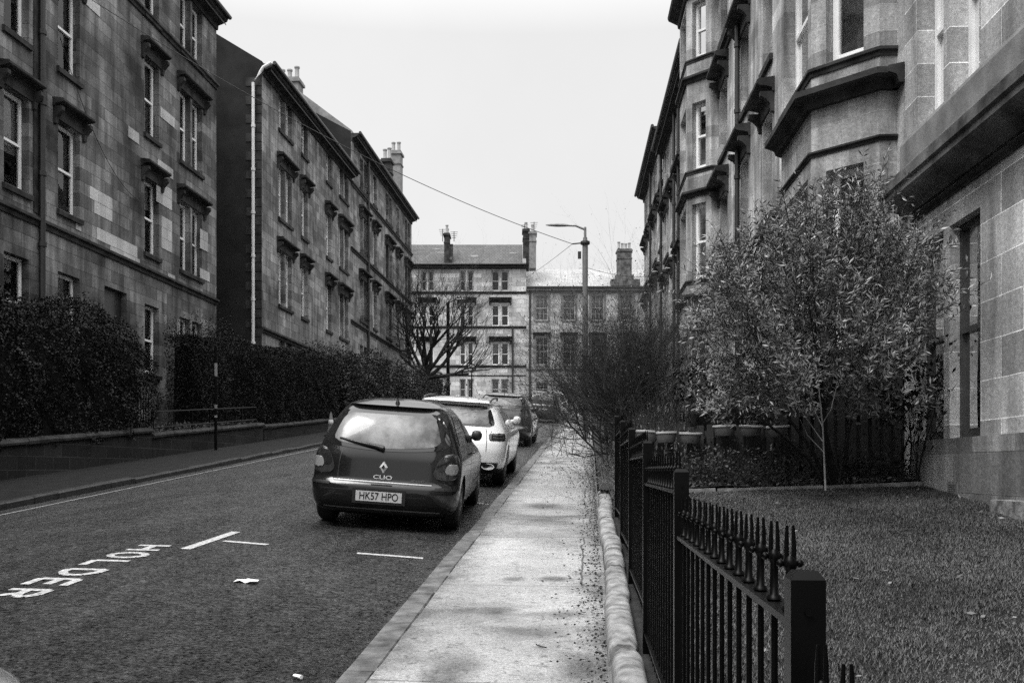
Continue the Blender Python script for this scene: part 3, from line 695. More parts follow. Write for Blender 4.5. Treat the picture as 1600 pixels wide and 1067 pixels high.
def canted_bay(T, f, s0, ret, dep_, fw, zb, ze, floors, wall, strings, frame='white', side=.55, fopen=.8, topc=True):
    """return, canted side, front, canted side, return"""
    P = [(s0, 0), (s0, ret), (s0 + dep_ - ret, dep_), (s0 + dep_ - ret + fw, dep_), (s0 + 2 * (dep_ - ret) + fw, ret), (s0 + 2 * (dep_ - ret) + fw, 0)]
    W = [Vector(f.pt(p[0], p[1], 0)) for p in P]; mb = MB(); faces = []
    for i in range(5):
        d = W[i + 1] - W[i]; nn = Vector((d.y, -d.x, 0)); ctr = Vector(f.pt(s0 + dep_ + fw / 2, 0, 0))
        if nn.dot((W[i] + W[i + 1]) / 2 - ctr) < 0: nn = -nn
        ff = Fr(W[i].x, W[i].y, d.x, d.y, nn.x, nn.y); ln = d.length; ops = []
        if i in (1, 3): hw = side * ln / 2; ops = [(ln / 2 - hw, ln / 2 + hw, zs, zs + h) for zs, h in floors]
        if i == 2: hw = fopen * ln / 2; ops = [(ln / 2 - hw, ln / 2 + hw, zs, zs + h) for zs, h in floors]
        wall_cells(mb, ff, 0, ln, zb, ze, ops, .17); faces.append((ff, ln, ops))
    mb.poly([(p.x, p.y, ze) for p in W])
    bay = mb.build('bay', M[wall], T)
    for i, (ff, ln, ops) in enumerate(faces):
        for k, o in enumerate(ops):
            window(T, ff, *o, rv=.17, frame=frame, blind=(1 if (k + i) % 3 == 1 else None), sill=False, bmat='curtain_dim' if k == 0 else 'curtain')
        ang = {0: (0, .41), 1: (-.41, .41), 2: (-.41, .41), 3: (-.41, .41), 4: (-.41, 0)}[i]
        for j, (z, pr, h) in enumerate(strings):
            course(T, ff, 0, ln, z, pr, h, 'trim', 'string_course', *ang)
        for zs, h in floors: course(T, ff, 0, ln, zs - .14, .05, .13, 'trim', 'sill_course', *ang)
        if topc: eaves(T, ff, 0, ln, ze, .36, .4, gut=False, sk0=ang[0], sk1=ang[1])
    return bay
# right middle tenement with its two canted bays
sB0, sB1, zeB = 12.75, 33.5, 15.4
TB = thing('tenement_building', 'tooled stone tenement on the right with two canted bay windows', 'building', fR.pt(22, -3, 1.5), GRP)
flB = [(3.1, 2.35, False), (6.85, 2.15, True), (10.1, 1.95, True), (13.3, 1.6, False)]
ops = []
for u, wd in ((1212, 1.0), (1175, 1.05), (1141, 1.2)):
    c = fR.s_at(u, -.17)
    for zs, h, hd in flB:
        o = (c - wd / 2, c + wd / 2, zs, zs + h); ops.append(o)
        if hd: hood(TB, fR, o[0], o[1], zs + h, .36, .3)
        window(TB, fR, *o, rv=.2, frame='white', blind=rnd.choice([None, .5, 1]), bmat='curtain')
bay1 = (13.0, 15.9 + .6); bay2 = (28.3, 31.6)
mb = MB(); wall_cells(mb, fR, sB0, sB1, .8, zeB, ops, .2); mb.build('facade', M['stone_smooth'], TB)
fb = [(3.1, 2.4), (6.95, 2.15), (10.1, 1.9), (13.3, 1.6)]
canted_bay(TB, fR, 13.05, .22, .92, 1.9, .8, zeB + .02, fb, 'stone_smooth', [(6.36, .24, .26), (5.72, .05, .08), (9.35, .14, .2), (12.7, .14, .2)])
canted_bay(TB, fR, 28.4, .2, .82, 1.8, .8, zeB + .02, fb, 'stone_smooth', [(6.3, .18, .25), (9.3, .15, .2), (12.6, .14, .2)])
for a, b in ((sB0, 13.04), (16.39, 28.39), (31.45, sB1)): course(TB, fR, a, b, 6.36, .2, .25); course(TB, fR, a, b, 12.7, .16, .24); eaves(TB, fR, a, b, zeB)
for u in (1152, 1060): q = fR.s_at(u, .1); pipe(TB, [fR.pt(q, .1, 2.2), fR.pt(q, .1, zeB - .3)], .06, 'pipe_black')
roof(TB, fR, sB0, sB1, zeB, zb=.8, gd=(True, True))
def right_far(label, s0, s1, ze, sill1, n, seed):
    rnd.seed(seed); fl = [(sill1 - 3.5, 2.1, False), (sill1, 2.1, True), (sill1 + 3.3, 1.95, True), (sill1 + 6.4, 1.6, False)]
    cols = [(s0 + (s1 - s0) * (k + .5) / n, .85 if k % 2 else .95, 2 if k % 2 else 1) for k in range(n)]
    T = tenement('tenement_building', label, fR, s0, s1, 2.0, ze, cols, fl, [sill1 - .5, sill1 + 5.9], 'stone_smooth', dict(gd=(True, True)), GRP, rv=.2)
    for k in (0, 1):
        q = s0 + (.1 if k == 0 else (s1 - s0) * .52); pipe(T, [fR.pt(q, .1, 3), fR.pt(q, .1, ze - .3)], .06)
    chimney(T, fR, s1 - .5, -4, ze, ze + 3.6, .9, 2.2, 4)
    return T
right_far('third tenement on the right with paired hooded windows beyond the bays', 33.502, 45.0, 15.8, 7.4, 4, 3)
right_far('last tenement on the right with the higher eaves', 45.002, 56.5, 16.9, 8.4, 4, 4)

# ---- the two buildings closing the street, facing down it
D9 = 92.0
o9 = at(800, HZ, D9); fB = Fr(o9.x, o9.y, CT, ST, ST, -CT)
S9 = lambda u: (u - 800) / F * D9
Z9 = lambda v: EYE + (HZ - v) * D9 / F
T = thing('tenement_building', 'tenement with dark tiled roof closing the end of the street', 'building', fB.pt(S9(730), -4, 6.5), GRP)
ops = []; wl = []
for (a, b, c, d) in ((658, 678, 0, 0), (718, 740, 0, 0), (768, 795, 0, 0), (612, 634, 0, 0)):
    for fi, (v0, v1) in enumerate(((423, 455), (476, 510), (535, 571), (592, 624))):
        if a == 658 and fi == 3: continue
        m = (a + b) / 2; hw = 1.2 if a == 768 else 1.15
        for q in ((a, m - hw), (m + hw, b)):
            o = (S9(q[0]), S9(q[1]), Z9(v1), Z9(v0)); ops.append(o); wl.append((o, fi))
    for v in (466, 527): hood(T, fB, S9(a), S9(b), Z9(v) - .42, .45, .3, fr=.22)
dro = (S9(672), S9(691), Z9(628), Z9(592))
mb = MB(); wall_cells(mb, fB, S9(560), S9(822), 6.0, Z9(415), ops + [dro], .15); mb.build('facade', M['stone_far'], T)
mb = MB(); mb.fbox(fB, dro[0], dro[1], -.4, -.149, dro[2], dro[3]); mb.build('doorway', M['door'], T)
for o, fi in wl:
    window(T, fB, *o, rv=.15, frame='white' if fi in (1, 2) else 'white_old', blind=(1 if fi == 3 else rnd.choice([None, None, .55])), sill=False, fr=.1, bmat='curtain')
for v in (457.5, 511.5, 572.5, 586): course(T, fB, S9(560), S9(822), Z9(v) - .1, .14 if v < 580 else .06, .24 if v < 580 else .12)
eaves(T, fB, S9(560), S9(822), Z9(414.5), .4, .35)
roof(T, fB, S9(560), S9(822), Z9(414.5), run=4.6, rise=(415 - 369) / F * D9 * 1.08, mat='slate', gable='trim_light', zb=6.0, gd=(False, True))
# two stacks with sloping skews
for (u0, u1, vt, nn, mt) in ((693.5, 701.5, 362, -.6, 'trim'), (817.5, 827, 353, -1.2, 'trim'), (827.5, 838, 358, -1.0, 'trim_light')):
    chimney(T, fB, S9((u0 + u1) / 2), nn - .55, Z9(416), Z9(vt), S9(u1) - S9(u0), 1.5, 2, mt, 'n')
mb = MB(); mb.extr(fB, [(-.3, Z9(412)), (-.3, Z9(404)), (-1.9, Z9(374)), (-1.9, Z9(412))], S9(702), S9(706)); mb.build('skew', M['trim'], T)
mb = MB(); mb.extr(fB, [(.1, Z9(415)), (.1, Z9(411)), (-4.4, Z9(367)), (-4.4, Z9(415))], S9(816.5), S9(822)); mb.build('skew', M['trim_light'], T)
for u, v in ((677, 377), (686, 386), (740, 394), (802, 387)):
    s_ = S9(u); k = (415 - v) / 46 * 4.6; mb = MB(); mb.fbox(fB, s_ - .35, s_ + .35, -k - .25, -k + .25, Z9(v) - .1, Z9(v) + .12); mb.build('skylight', M['white_old'], T)
for u, vt, vb in ((690, 352, 372), (708, 356, 372), (820, 345, 356), (835, 341, 356)):
    mb = MB(); p = Vector(fB.pt(S9(u), -1.4, 0)); mb.tube([(p.x, p.y, Z9(vb)), (p.x, p.y, Z9(vt))], .035, 4)
    for k in range(4):
        zz_ = Z9(vt) - .06 - k * .18; mb.tube([(p.x - .35 + k * .05, p.y, zz_), (p.x + .35 - k * .05, p.y, zz_)], .022, 4)
    mb.build('aerial', M['pipe_black'], T)
ps = S9(801); pipe(T, [fB.pt(ps, .12, Z9(625)), fB.pt(ps, .12, Z9(512))], .09, 'pipe_black')
T = thing('corner_house', 'lower stone house with pale slate roof and many paned windows at the street end', 'house', fB.pt(S9(910), -4, 6.5))
ops = []
for (a, b) in ((837, 856), (879.5, 898.5), (924, 943.5), (969, 988)):
    ops += [((S9(a), S9(b), Z9(500.5), Z9(462)), 0), ((S9(a), S9(b), Z9(570), Z9(528)), 1), ((S9(a), S9(b), Z9(636 if a == 879.5 else 618), Z9(597.5)), 2)]
mb = MB(); wall_cells(mb, fB, S9(822.2), S9(1035), Z9(580), Z9(451), [o for o, k in ops if k < 2], .12); mb.build('facade', M['stone_far'], T)
mb = MB(); wall_cells(mb, fB, S9(822.2), S9(1035), 6.0, Z9(580), [o for o, k in ops if k == 2], .12, .03); mb.build('rusticated_base', M['stone_far_r'], T)
for o, k in ops: window(T, fB, *o, rv=.12, frame='white_old', blind=1 if k == 0 else None, sill=True, bars=(3, 2), fr=.06, trim='trim_light', bmat='curtain')
for o, k in ops:
    if k < 2:
        mb = MB(); a, b, z0_, z1_ = o
        mb.fbox(fB, a - .2, a - .004, .001, .05, z0_, z1_ + .2); mb.fbox(fB, b + .004, b + .2, .001, .05, z0_, z1_ + .2); mb.fbox(fB, a, b, .001, .048, z1_ + .004, z1_ + .2); mb.build('architrave', M['trim_light'], T)
    if k == 1: hood(T, fB, o[0], o[1], o[3] + .15, .3, .25, fr=.15)
course(T, fB, S9(822.2), S9(1035), Z9(580), .12, .3, 'trim_light'); eaves(T, fB, S9(822.2), S9(1035), Z9(450), .4, .5, 'trim_light')
roof(T, fB, S9(822.2), S9(1035), Z9(450), run=4.6, rise=(450 - 409) / F * D9 * 1.1, mat='slate_pale', gable='trim_light', zb=6.0, gd=(False, True))
chimney(T, fB, S9(977), -1.0, Z9(440), Z9(387), S9(988) - S9(966), 1.2, 4, 'trim_mid', 's')
mb = MB(); mb.extr(fB, [(.05, Z9(446)), (.05, Z9(436)), (-1.7, Z9(436)), (-1.7, Z9(446))], S9(955), S9(1000)); mb.extr(fB, [(-.2, Z9(436)), (-.3, Z9(428)), (-1.65, Z9(428)), (-1.65, Z9(436))], S9(963), S9(991)); mb.build('chimney_base', M['trim_mid'], T)
mb = MB(); mb.fbox(fB, S9(933), S9(941), -2.8, -2.3, Z9(428), Z9(420)); mb.build('skylight', M['white'], T)
pipe(T, [fB.pt(S9(828), .12, Z9(625)), fB.pt(S9(828), .12, Z9(455))], .09)

# ================================================================== cars
def pchip(keys):
    xs = np.array([k[0] for k in keys], float); ys = np.array([k[1] for k in keys], float)
    h = np.diff(xs); d = np.diff(ys) / h; m = np.zeros(len(xs)); m[0], m[-1] = d[0], d[-1]
    for i in range(1, len(xs) - 1):
        if d[i - 1] * d[i] > 0:
            w1, w2 = 2 * h[i] + h[i - 1], h[i] + 2 * h[i - 1]; m[i] = (w1 + w2) / (w1 / d[i - 1] + w2 / d[i])
    def fn(x):
        x = min(max(x, xs[0]), xs[-1]); i = min(max(int(np.searchsorted(xs, x)) - 1, 0), len(h) - 1)
        t = (x - xs[i]) / h[i]; a, b, c, e = ys[i], ys[i + 1], m[i] * h[i], m[i + 1] * h[i]
        return float(a * (2 * t**3 - 3 * t**2 + 1) + c * (t**3 - 2 * t**2 + t) + b * (-2 * t**3 + 3 * t**2) + e * (t**3 - t**2))
    return fn
class Body:
    def __init__(s, yr, yf, w, Rr=.5, Rf=.8, nr=4.2, nf=3.2):
        s.yr, s.yf, s.w = pchip(yr), pchip(yf), pchip(w); s.Rr, s.Rf, s.nr, s.nf = Rr, Rf, nr, nf
        s.z0, s.z1 = w[0][0], w[-1][0]
    def radii(s, z):
        L_ = s.yf(z) - s.yr(z); return min(s.Rr, .46 * L_), min(s.Rf, .46 * L_)
    def phi(s, p, z, off=0):
        w_, (r, _) = s.w(z), s.radii(z); sp, cp = math.sin(p), math.cos(p)
        x = w_ * math.copysign(abs(sp) ** (2 / s.nr), sp); y = s.yr(z) + r * (1 - abs(cp) ** (2 / s.nr))
        return Vector((x, y, z))
    def rear(s, x, z):
        w_, (r, _) = s.w(z), s.radii(z); q = min(abs(x) / w_, .9999)
        return Vector((x, s.yr(z) + r * (1 - (1 - q ** s.nr) ** (1 / s.nr)), z))
    def side(s, y, z, sg=1):
        w_, (r, rf) = s.w(z), s.radii(z); a, b = s.yr(z), s.yf(z)
        if y < a + r: q = min(1 - (y - a) / r, .9999); x = w_ * max(1 - max(q, 0) ** s.nr, 0) ** (1 / s.nr)
        elif y > b - rf: q = min(1 - (b - y) / rf, .9999); x = w_ * max(1 - max(q, 0) ** s.nf, 0) ** (1 / s.nf)
        else: x = w_
        return Vector((sg * x, y, z))
    def ring(s, z):
        P = []
        for k in range(-20, 21): P.append(s.phi(k / 20 * math.pi / 2, z))
        w_, (r, rf) = s.w(z), s.radii(z); a, b = s.yr(z) + r, s.yf(z) - rf
        for k in range(1, 10): P.append(Vector((w_, a + (b - a) * k / 10, z)))
        for k in range(20, -21, -1):
            p = k / 20 * math.pi / 2; sp, cp = math.sin(p), math.cos(p)
            P.append(Vector((w_ * math.copysign(abs(sp) ** (2 / s.nf), sp), s.yf(z) - rf * (1 - abs(cp) ** (2 / s.nf)), z)))
        for k in range(9, 0, -1): P.append(Vector((-w_, a + (b - a) * k / 10, z)))
        return P
    def mesh(s, name, mat, parent, wheels, wr, nz=64):
        mb = MB(); zs = [s.z0 + (s.z1 - s.z0) * (1 - (1 - k / nz) ** 1.35) for k in range(nz + 1)]
        rings = [s.ring(z) for z in zs]; n = len(rings[0])
        for r in rings: mb.v.extend([tuple(p) for p in r])
        for i in range(len(rings) - 1):
            for k in range(n):
                k2 = (k + 1) % n; mb.f.append((i * n + k, i * n + k2, (i + 1) * n + k2, (i + 1) * n + k)); mb.uv.append([(0, 0)] * 4)
        mb.f.append(tuple(reversed(range(n)))); mb.uv.append([(0, 0)] * n)
        b = (len(rings) - 1) * n; mb.f.append(tuple(b + k for k in range(n))); mb.uv.append([(0, 0)] * n)
        o = mb.build(name, mat, parent)
        for (y, z) in wheels:                      # cut the wheel wells
            for sg in (-1, 1):
                c = MB(); c.lathe([(wr * 1.14, -.24), (wr * 1.14, .24)], 40, (sg * (s.w(.5) - .02), y, z), 'x'); t = c.build('cutter', M['trim_black'])
                md = o.modifiers.new('cut', 'BOOLEAN'); md.object = t; md.operation = 'DIFFERENCE'; md.solver = 'EXACT'
                bpy.context.view_layer.update(); dg = bpy.context.evaluated_depsgraph_get()
                me = bpy.data.meshes.new_from_object(o.evaluated_get(dg)); o.modifiers.clear(); o.data = me; bpy.data.objects.remove(t)
        return auto_smooth(o, 38)
def patch(mb, fn, na, nb, off, ctr):
    """raise a grid patch fn(a,b), a,b in 0..1, off metres proud of the skin"""
    P = [[fn(i / na, j / nb) for j in range(nb + 1)] for i in range(na + 1)]; Q = []
    for i in range(na + 1):
        r = []
        for j in range(nb + 1):
            da = P[min(i + 1, na)][j] - P[max(i - 1, 0)][j]; db = P[i][min(j + 1, nb)] - P[i][max(j - 1, 0)]
            n = da.cross(db)
            if n.length < 1e-9: n = P[i][j] - ctr
            n.normalize()
            if n.dot(P[i][j] - ctr) < 0: n = -n
            r.append(P[i][j] + n * off)
        Q.append(r)
    mb.grid(Q); return mb
def text_mesh(name, body, size, mat, parent, mtx, sx=1.0, ext=.0015, bold=0.0):
    c = bpy.data.curves.new(name, 'FONT'); c.body = body; c.size = size; c.align_x = 'CENTER'; c.align_y = 'CENTER'; c.extrude = ext; c.offset = bold
    o = bpy.data.objects.new(name, c); col.objects.link(o); bpy.context.view_layer.update()
    me = bpy.data.meshes.new_from_object(o.evaluated_get(bpy.context.evaluated_depsgraph_get())); bpy.data.objects.remove(o)
    me.transform(Matrix.Diagonal((sx, 1, 1, 1))); me.transform(mtx); me.materials.clear(); me.materials.append(mat)
    o = bpy.data.objects.new(name, me); col.objects.link(o); o.parent = parent; return o
def wheel(T, x, y, r, sg, wd=.2):
    w_ = MB(); w_.lathe([(r * .62, -wd / 2), (r * .9, -wd / 2), (r * .985, -wd * .38), (r, -wd * .2), (r, wd * .2), (r * .985, wd * .38), (r * .9, wd / 2), (r * .62, wd / 2)], 36, (x, y, r), 'x')
    o = auto_smooth(w_.build('wheel', M['tyre'], T), 30)
    m = MB(); f = sg * (wd / 2 - .02)
    m.lathe([(r * .64, f - sg * .03), (r * .66, f + sg * .015), (r * .61, f + sg * .01), (r * .58, f - sg * .03), (r * .12, f - sg * .03), (r * .1, f), (.001, f)], 30, (x, y, r), 'x')
    for k in range(7):
        a = 2 * math.pi * k / 7; c, s_ = math.cos(a), math.sin(a)
        m.tube([(x + f, y + c * r * .1, r + s_ * r * .1), (x + f - sg * .006, y + c * r * .6, r + s_ * r * .6)], [.032, .026], 6)
    auto_smooth(m.build('rim', M['alloy'], o), 40)
def lamp_patch(B, p0, p1, z0, z1, pw=2.6, skew=0.0):
    def fn(a, b):
        z = z0 + (z1 - z0) * b; t = abs(2 * b - 1); k = (1 - t ** pw) ** (1 / pw) if t < 1 else 0.0
        pc = (p0 + p1) / 2 + skew * (b - .5); return B.phi(pc + (a - .5) * (p1 - p0) * max(k, .02), z)
    return fn
def place_car(T, uL, vL, uR, vR, ct, track):
    """stand the car on the road: rear tyre contacts seen at two photo points"""
    pL, pR = hit(uL, vL, road_z), hit(uR, vR, road_z); x = (pL.x + pR.x) / 2; y = (pL.y + pR.y) / 2
    set_car(T, x, y); return x, y
def set_car(T, x, y, yaw=0.0):
    zl, zr_ = road_z(x - .72, y), road_z(x + .72, y); roll = math.atan2(zr_ - zl, 1.44)
    ax = Vector((math.cos(yaw), math.sin(yaw), roll)).normalized(); fw = Vector((-math.sin(yaw), math.cos(yaw), SL)).normalized()
    up = ax.cross(fw).normalized(); fw = up.cross(ax)
    m = Matrix((ax, fw, up)).transposed().to_4x4(); T.matrix_world = Matrix.Translation((x, y, (zl + zr_) / 2)) @ m

def make_car(name, label, spec):
    T = thing(name, label, 'car', (0, 0, 0), 'cars parked along the right kerb')
    B = Body(spec['yr'], spec['yf'], spec['w'], spec.get('Rr', .5), .8, spec.get('nr', 4.2), 3.0)
    P = M[spec['paint']]; wb = spec['wheels']; wr = spec['wr']
    B.mesh('body', P, T, [(y, wr) for y in wb], wr)
    ctr = Vector((0, 2.0, .7)); H = B.w
    # rear window: dark glass with a misted field inside it
    za, zb, f0 = spec['rw']
    def rwf(za, zb, f, r=4.0, flat=0.0):
        def fn(a, b):
            z = za + (zb - za) * b; t = abs(2 * b - 1); k = max((1 - t ** 7) ** (1 / 7), .3) if t < 1 else .86
            zq = z - spec.get('rwv', 0) * (1 - (2 * a - 1) ** 2) * (1 - b); p = B.rear((2 * a - 1) * f * H(zq) * k, zq); return p
        return fn
    mb = MB(); patch(mb, rwf(za, zb, f0), 26, 12, .006, ctr); rw = mb.build('rear_window', M['car_glass'], T, True)
    if spec.get('mist'):
        mb = MB(); patch(mb, rwf(za + .03, zb - .03, f0 * spec['mist']), 24, 10, .010, ctr); mb.build('misted_glass', M['misted'], rw, True)
    # side windows
    for sg in (-1, 1):
        for (y0, y1, y2, y3, z0, z1) in spec['sw']:
            def fn(a, b, sg=sg):
                z = z0 + (z1 - z0) * b; ya = y0 + (y1 - y0) * b ** spec.get('swp', 1.6); yb = y2 + (y3 - y2) * b
                return B.side(ya + (yb - ya) * a, z, sg)
            mb = MB(); patch(mb, fn, 14, 10, .005, ctr); mb.build('side_window', M['car_glass'], T, True)
    # windscreen
    def ws(a, b):
        z = spec['ws'][0] + (spec['ws'][1] - spec['ws'][0]) * b; w_ = H(z) * .86; x = (2 * a - 1) * w_; _, rf = B.radii(z)
        return Vector((x, B.yf(z) - rf * (1 - (1 - min(abs(x) / H(z), .999) ** 3) ** (1 / 3)), z))
    mb = MB(); patch(mb, ws, 16, 10, .006, ctr); mb.build('windscreen', M['car_glass'], T, True)
    # lamps
    for sg in (-1, 1):
        for i, (p0, p1, z0, z1, mt, off, sk) in enumerate(spec['lamps']):
            mb = MB(); patch(mb, lamp_patch(B, sg * R(p0), sg * R(p1), z0, z1, spec.get('lpw', 2.6), sg * R(sk)), 12, 14, off, ctr)
            if i == 0: tl = mb.build('tail_lamp', M[mt], T, True)
            else: mb.build('lamp_lens', M[mt], tl, True)
    # plate
    xp, zp = spec['plate']; yp = B.rear(xp, zp).y
    mb = MB(); mb.box(xp - .30, xp + .30, yp - .014, yp + .06, zp - .085, zp + .085); mb.build('plate_recess', M['trim_black'], T)
    mb = MB(); mb.box(xp - .26, xp + .26, yp - .022, yp - .012, zp - .056, zp + .056); pl = mb.build('number_plate', M['plate'], T)
    if spec.get('reg'):
        text_mesh('plate_lettering', spec['reg'], .118, M['ink'], pl, Matrix.Translation((xp, yp - .024, zp)) @ Matrix.Rotation(R(90), 4, 'X'), .80, .001, .0008)
    # strips: (z0,z1,phi0,phi1,material,name,offset)
    for (z0, z1, p0, p1, mt, nm, off) in spec['strips']:
        mb = MB(); patch(mb, lambda a, b: B.phi(R(p0) + (R(p1) - R(p0)) * a, z0 + (z1 - z0) * b), 30, 3, off, ctr); mb.build(nm, M[mt], T, True)
    # boot lid seams
    for sg in (-1, 1):
        zlo, zhi, fr_ = spec['seam']
        mb = MB(); patch(mb, lambda a, b: B.rear(sg * (fr_ * H(zlo + (zhi - zlo) * b) + (a - .5) * .011), zlo + (zhi - zlo) * b), 1, 12, .002, ctr); mb.build('hatch_seam', M['trim_black'], T)
    # mirrors, handles
    for sg in (-1, 1):
        ym, zm = spec['mirror']; p = B.side(ym, zm, sg); mb = MB()
        mb.lathe([(.02, -.05), (.055, -.04), (.075, 0), (.068, .06), (.03, .09)], 14, (p.x + sg * .10, ym, zm + .04), 'x' if sg > 0 else 'x', .75, 1.0)
        mb.tube([(p.x - sg * .02, ym + .02, zm), (p.x + sg * .12, ym + .02, zm + .03)], [.03, .03], 8); auto_smooth(mb.build('wing_mirror', M[spec.get('mirror_mat', spec['paint'])], T), 50)
        for yh in spec['handles']:
            q = B.side(yh, spec['hz'], sg); mb = MB(); mb.tube([q + Vector((sg * .012, -.09, 0)), q + Vector((sg * .03, -.05, .005)), q + Vector((sg * .03, .05, .005)), q + Vector((sg * .012, .09, 0))], .014, 8); mb.build('door_handle', P, T, True)
        for ys in spec['doors']:
            mb = MB(); z_0, z_1 = .32, spec['sw'][0][4] - .01
            patch(mb, lambda a, b: B.side(ys + (a - .5) * .014, z_0 + (z_1 - z_0) * b, sg), 1, 10, .002, ctr); mb.build('door_seam', M['trim_black'], T)
    for y in wb:
        for sg in (-1, 1): wheel(T, sg * (H(.4) - .115), y, wr, sg)
    mb = MB(); mb.box(-.55, .55, .5, 3.3, .16, .3); mb.build('underbody', M['trim_black'], T)
    return T, B
# dark hatchback
hatch = dict(yr=[(.17, .16), (.22, .07), (.34, .01), (.46, 0), (.53, .02), (.56, .055), (.62, .075), (.80, .11), (.95, .17), (1.1, .245), (1.25, .345), (1.34, .43), (1.385, .50), (1.41, .47), (1.43, .58), (1.47, .85), (1.49, 1.15)],
             yf=[(.17, 3.75), (.3, 3.92), (.5, 3.99), (.68, 3.93), (.8, 3.6), (.9, 3.2), (.97, 2.95), (1.15, 2.62), (1.3, 2.25), (1.4, 1.95), (1.46, 1.65), (1.49, 1.35)],
             w=[(.17, .72), (.24, .81), (.42, .85), (.62, .855), (.78, .845), (.93, .80), (1.05, .755), (1.2, .69), (1.33, .62), (1.39, .575), (1.43, .51), (1.465, .40), (1.48, .28), (1.49, .10)],
             paint='paint_dark', wheels=(.72, 3.30), wr=.30, rw=(.945, 1.335, .93), rwv=.045, mist=.86, sw=[(.72, 1.02, 1.62, 1.52, .985, 1.33), (1.69, 1.58, 2.86, 2.28, .975, 1.34)], ws=(1.0, 1.36),
             lamps=[(27, 75, .61, .915, 'lamp_red', .008, 16), (30, 68, .70, .895, 'lamp_dark', .0115, 12), (40, 66, .675, .80, 'lamp_clear', .015, 4)],
             plate=(-.02, .40), reg='HK57 HPO', mirror=(2.62, .99), mirror_mat='trim_black', handles=(1.78,), hz=.84, doors=(1.65, 2.9), seam=(.56, .90, .60),
             strips=[(.566, .576, -25, 25, 'trim_black', 'hatch_seam', .004), (.548, .560, -24, 24, 'alloy', 'boot_strip', .007), (.205, .24, -62, 62, 'trim_black', 'bumper_lip', .004), (.245, .262, -40, 40, 'alloy', 'bumper_strip', .006), (.50, .535, -80, -28, 'trim_black', 'bumper_strip', .007), (.50, .535, 28, 80, 'trim_black', 'bumper_strip', .007)])  # pale low bumper line is a painted highlight; the black ones are trim
T, B = make_car('parked_car', 'dark hatchback with misted rear window and plate HK57 HPO', hatch)
y_ = B.rear(0, .73).y
mb = MB()                                     # diamond badge with its hollow centre
for k in range(4):
    o_ = [(0, .066), (.047, 0), (0, -.066), (-.047, 0)]; i_ = [(0, .03), (.02, 0), (0, -.03), (-.02, 0)]; a, b = k, (k + 1) % 4
    q = [o_[a], o_[b], i_[b], i_[a]]; mb.poly([(p[0], y_ - .014 - (.012 if j > 1 else 0), .725 + p[1]) for j, p in enumerate(q)])
    mb.poly([(o_[a][0], y_ - .014, .725 + o_[a][1]), (o_[b][0], y_ - .014, .725 + o_[b][1]), (o_[b][0], y_ + .01, .725 + o_[b][1]), (o_[a][0], y_ + .01, .725 + o_[a][1])])
mb.build('badge', M['chrome'], T)
RX = Matrix.Rotation(R(90), 4, 'X')
text_mesh('badge_lettering', 'CLIO', .062, M['chrome'], T, Matrix.Translation((0, B.rear(0, .61).y - .012, .612)) @ RX, 1.55, .004, .001)
text_mesh('badge_lettering', 'RENAULT', .032, M['alloy'], T, Matrix.Translation((.40, B.rear(.40, .595).y - .008, .592)) @ RX, 1.1, .003, .0005)
mb = MB(); p0 = B.rear(-.04, .955); mb.tube([B.rear(-.02, .93) + Vector((0, -.03, 0)), B.rear(-.10, .95) + Vector((0, -.035, 0)), B.rear(-.34, .985) + Vector((0, -.03, 0)), B.rear(-.54, 1.02) + Vector((0, -.02, 0))], [.034, .026, .018, .010], 8)
auto_smooth(mb.build('wiper', M['trim_black'], T), 50)
mb = MB(); mb.lathe([(.03, 0), (.02, .03), (.008, .05)], 10, (.03, .62, 1.435)); mb.tube([(.03, .63, 1.47), (.03, .52, 1.58), (.03, .44, 1.66)], [.007, .005, .004], 6); mb.build('aerial', M['trim_black'], T)
mb = MB(); patch(mb, lambda a, b: Vector(((2 * a - 1) * .12, B.rear(0, .535).y, .50 + .035 * b)), 4, 2, .008, Vector((0, 2, .7))); mb.build('boot_handle', M['trim_black'], T)
xC, yC = place_car(T, 511, 811, 701, 827, 0, 0); yC -= .72
set_car(T, xC + .03, yC + .1, .034); T.scale = (.965, .97, .965)
print('CAR1', xC, yC)

# white crossover
cross = dict(yr=[(.22, .2), (.28, .09), (.42, .01), (.6, 0), (.75, .03), (.85, .08), (1.0, .17), (1.15, .27), (1.3, .40), (1.40, .50), (1.43, .38), (1.455, .40), (1.47, .62), (1.5, 1.0), (1.51, 1.4)],
             yf=[(.22, 4.2), (.4, 4.36), (.6, 4.4), (.8, 4.3), (.9, 3.9), (1.0, 3.3), (1.1, 3.05), (1.25, 2.7), (1.4, 2.2), (1.47, 1.85), (1.51, 1.55)],
             w=[(.22, .78), (.30, .86), (.5, .905), (.72, .91), (.9, .89), (1.0, .85), (1.12, .79), (1.25, .73), (1.38, .655), (1.43, .61), (1.46, .54), (1.49, .42), (1.505, .25), (1.51, .1)],
             paint='paint_white', wheels=(.85, 3.55), wr=.34, rw=(1.03, 1.37, .86), mist=.88, sw=[(.95, 1.28, 2.0, 1.9, 1.05, 1.39), (2.06, 1.96, 3.0, 2.4, 1.05, 1.4)], swp=.8, ws=(1.1, 1.42),
             lamps=[(28, 74, .80, .935, 'lamp_dark', .008, 0), (34, 68, .83, .862, 'lamp_red', .012, 0), (34, 66, .88, .905, 'lamp_red', .012, 0)], lpw=5,
             plate=(0, .70), reg=None, mirror=(2.75, 1.06), handles=(1.75, 2.75), hz=.93, doors=(1.05, 2.02, 3.1), seam=(.62, 1.0, .66),
             strips=[(.30, .44, -52, 52, 'trim_black', 'diffuser', .006), (.24, .34, -80, 80, 'trim_black', 'bumper_lip', .005)])
T, B = make_car('parked_car', 'white crossover parked between two dark cars', cross)
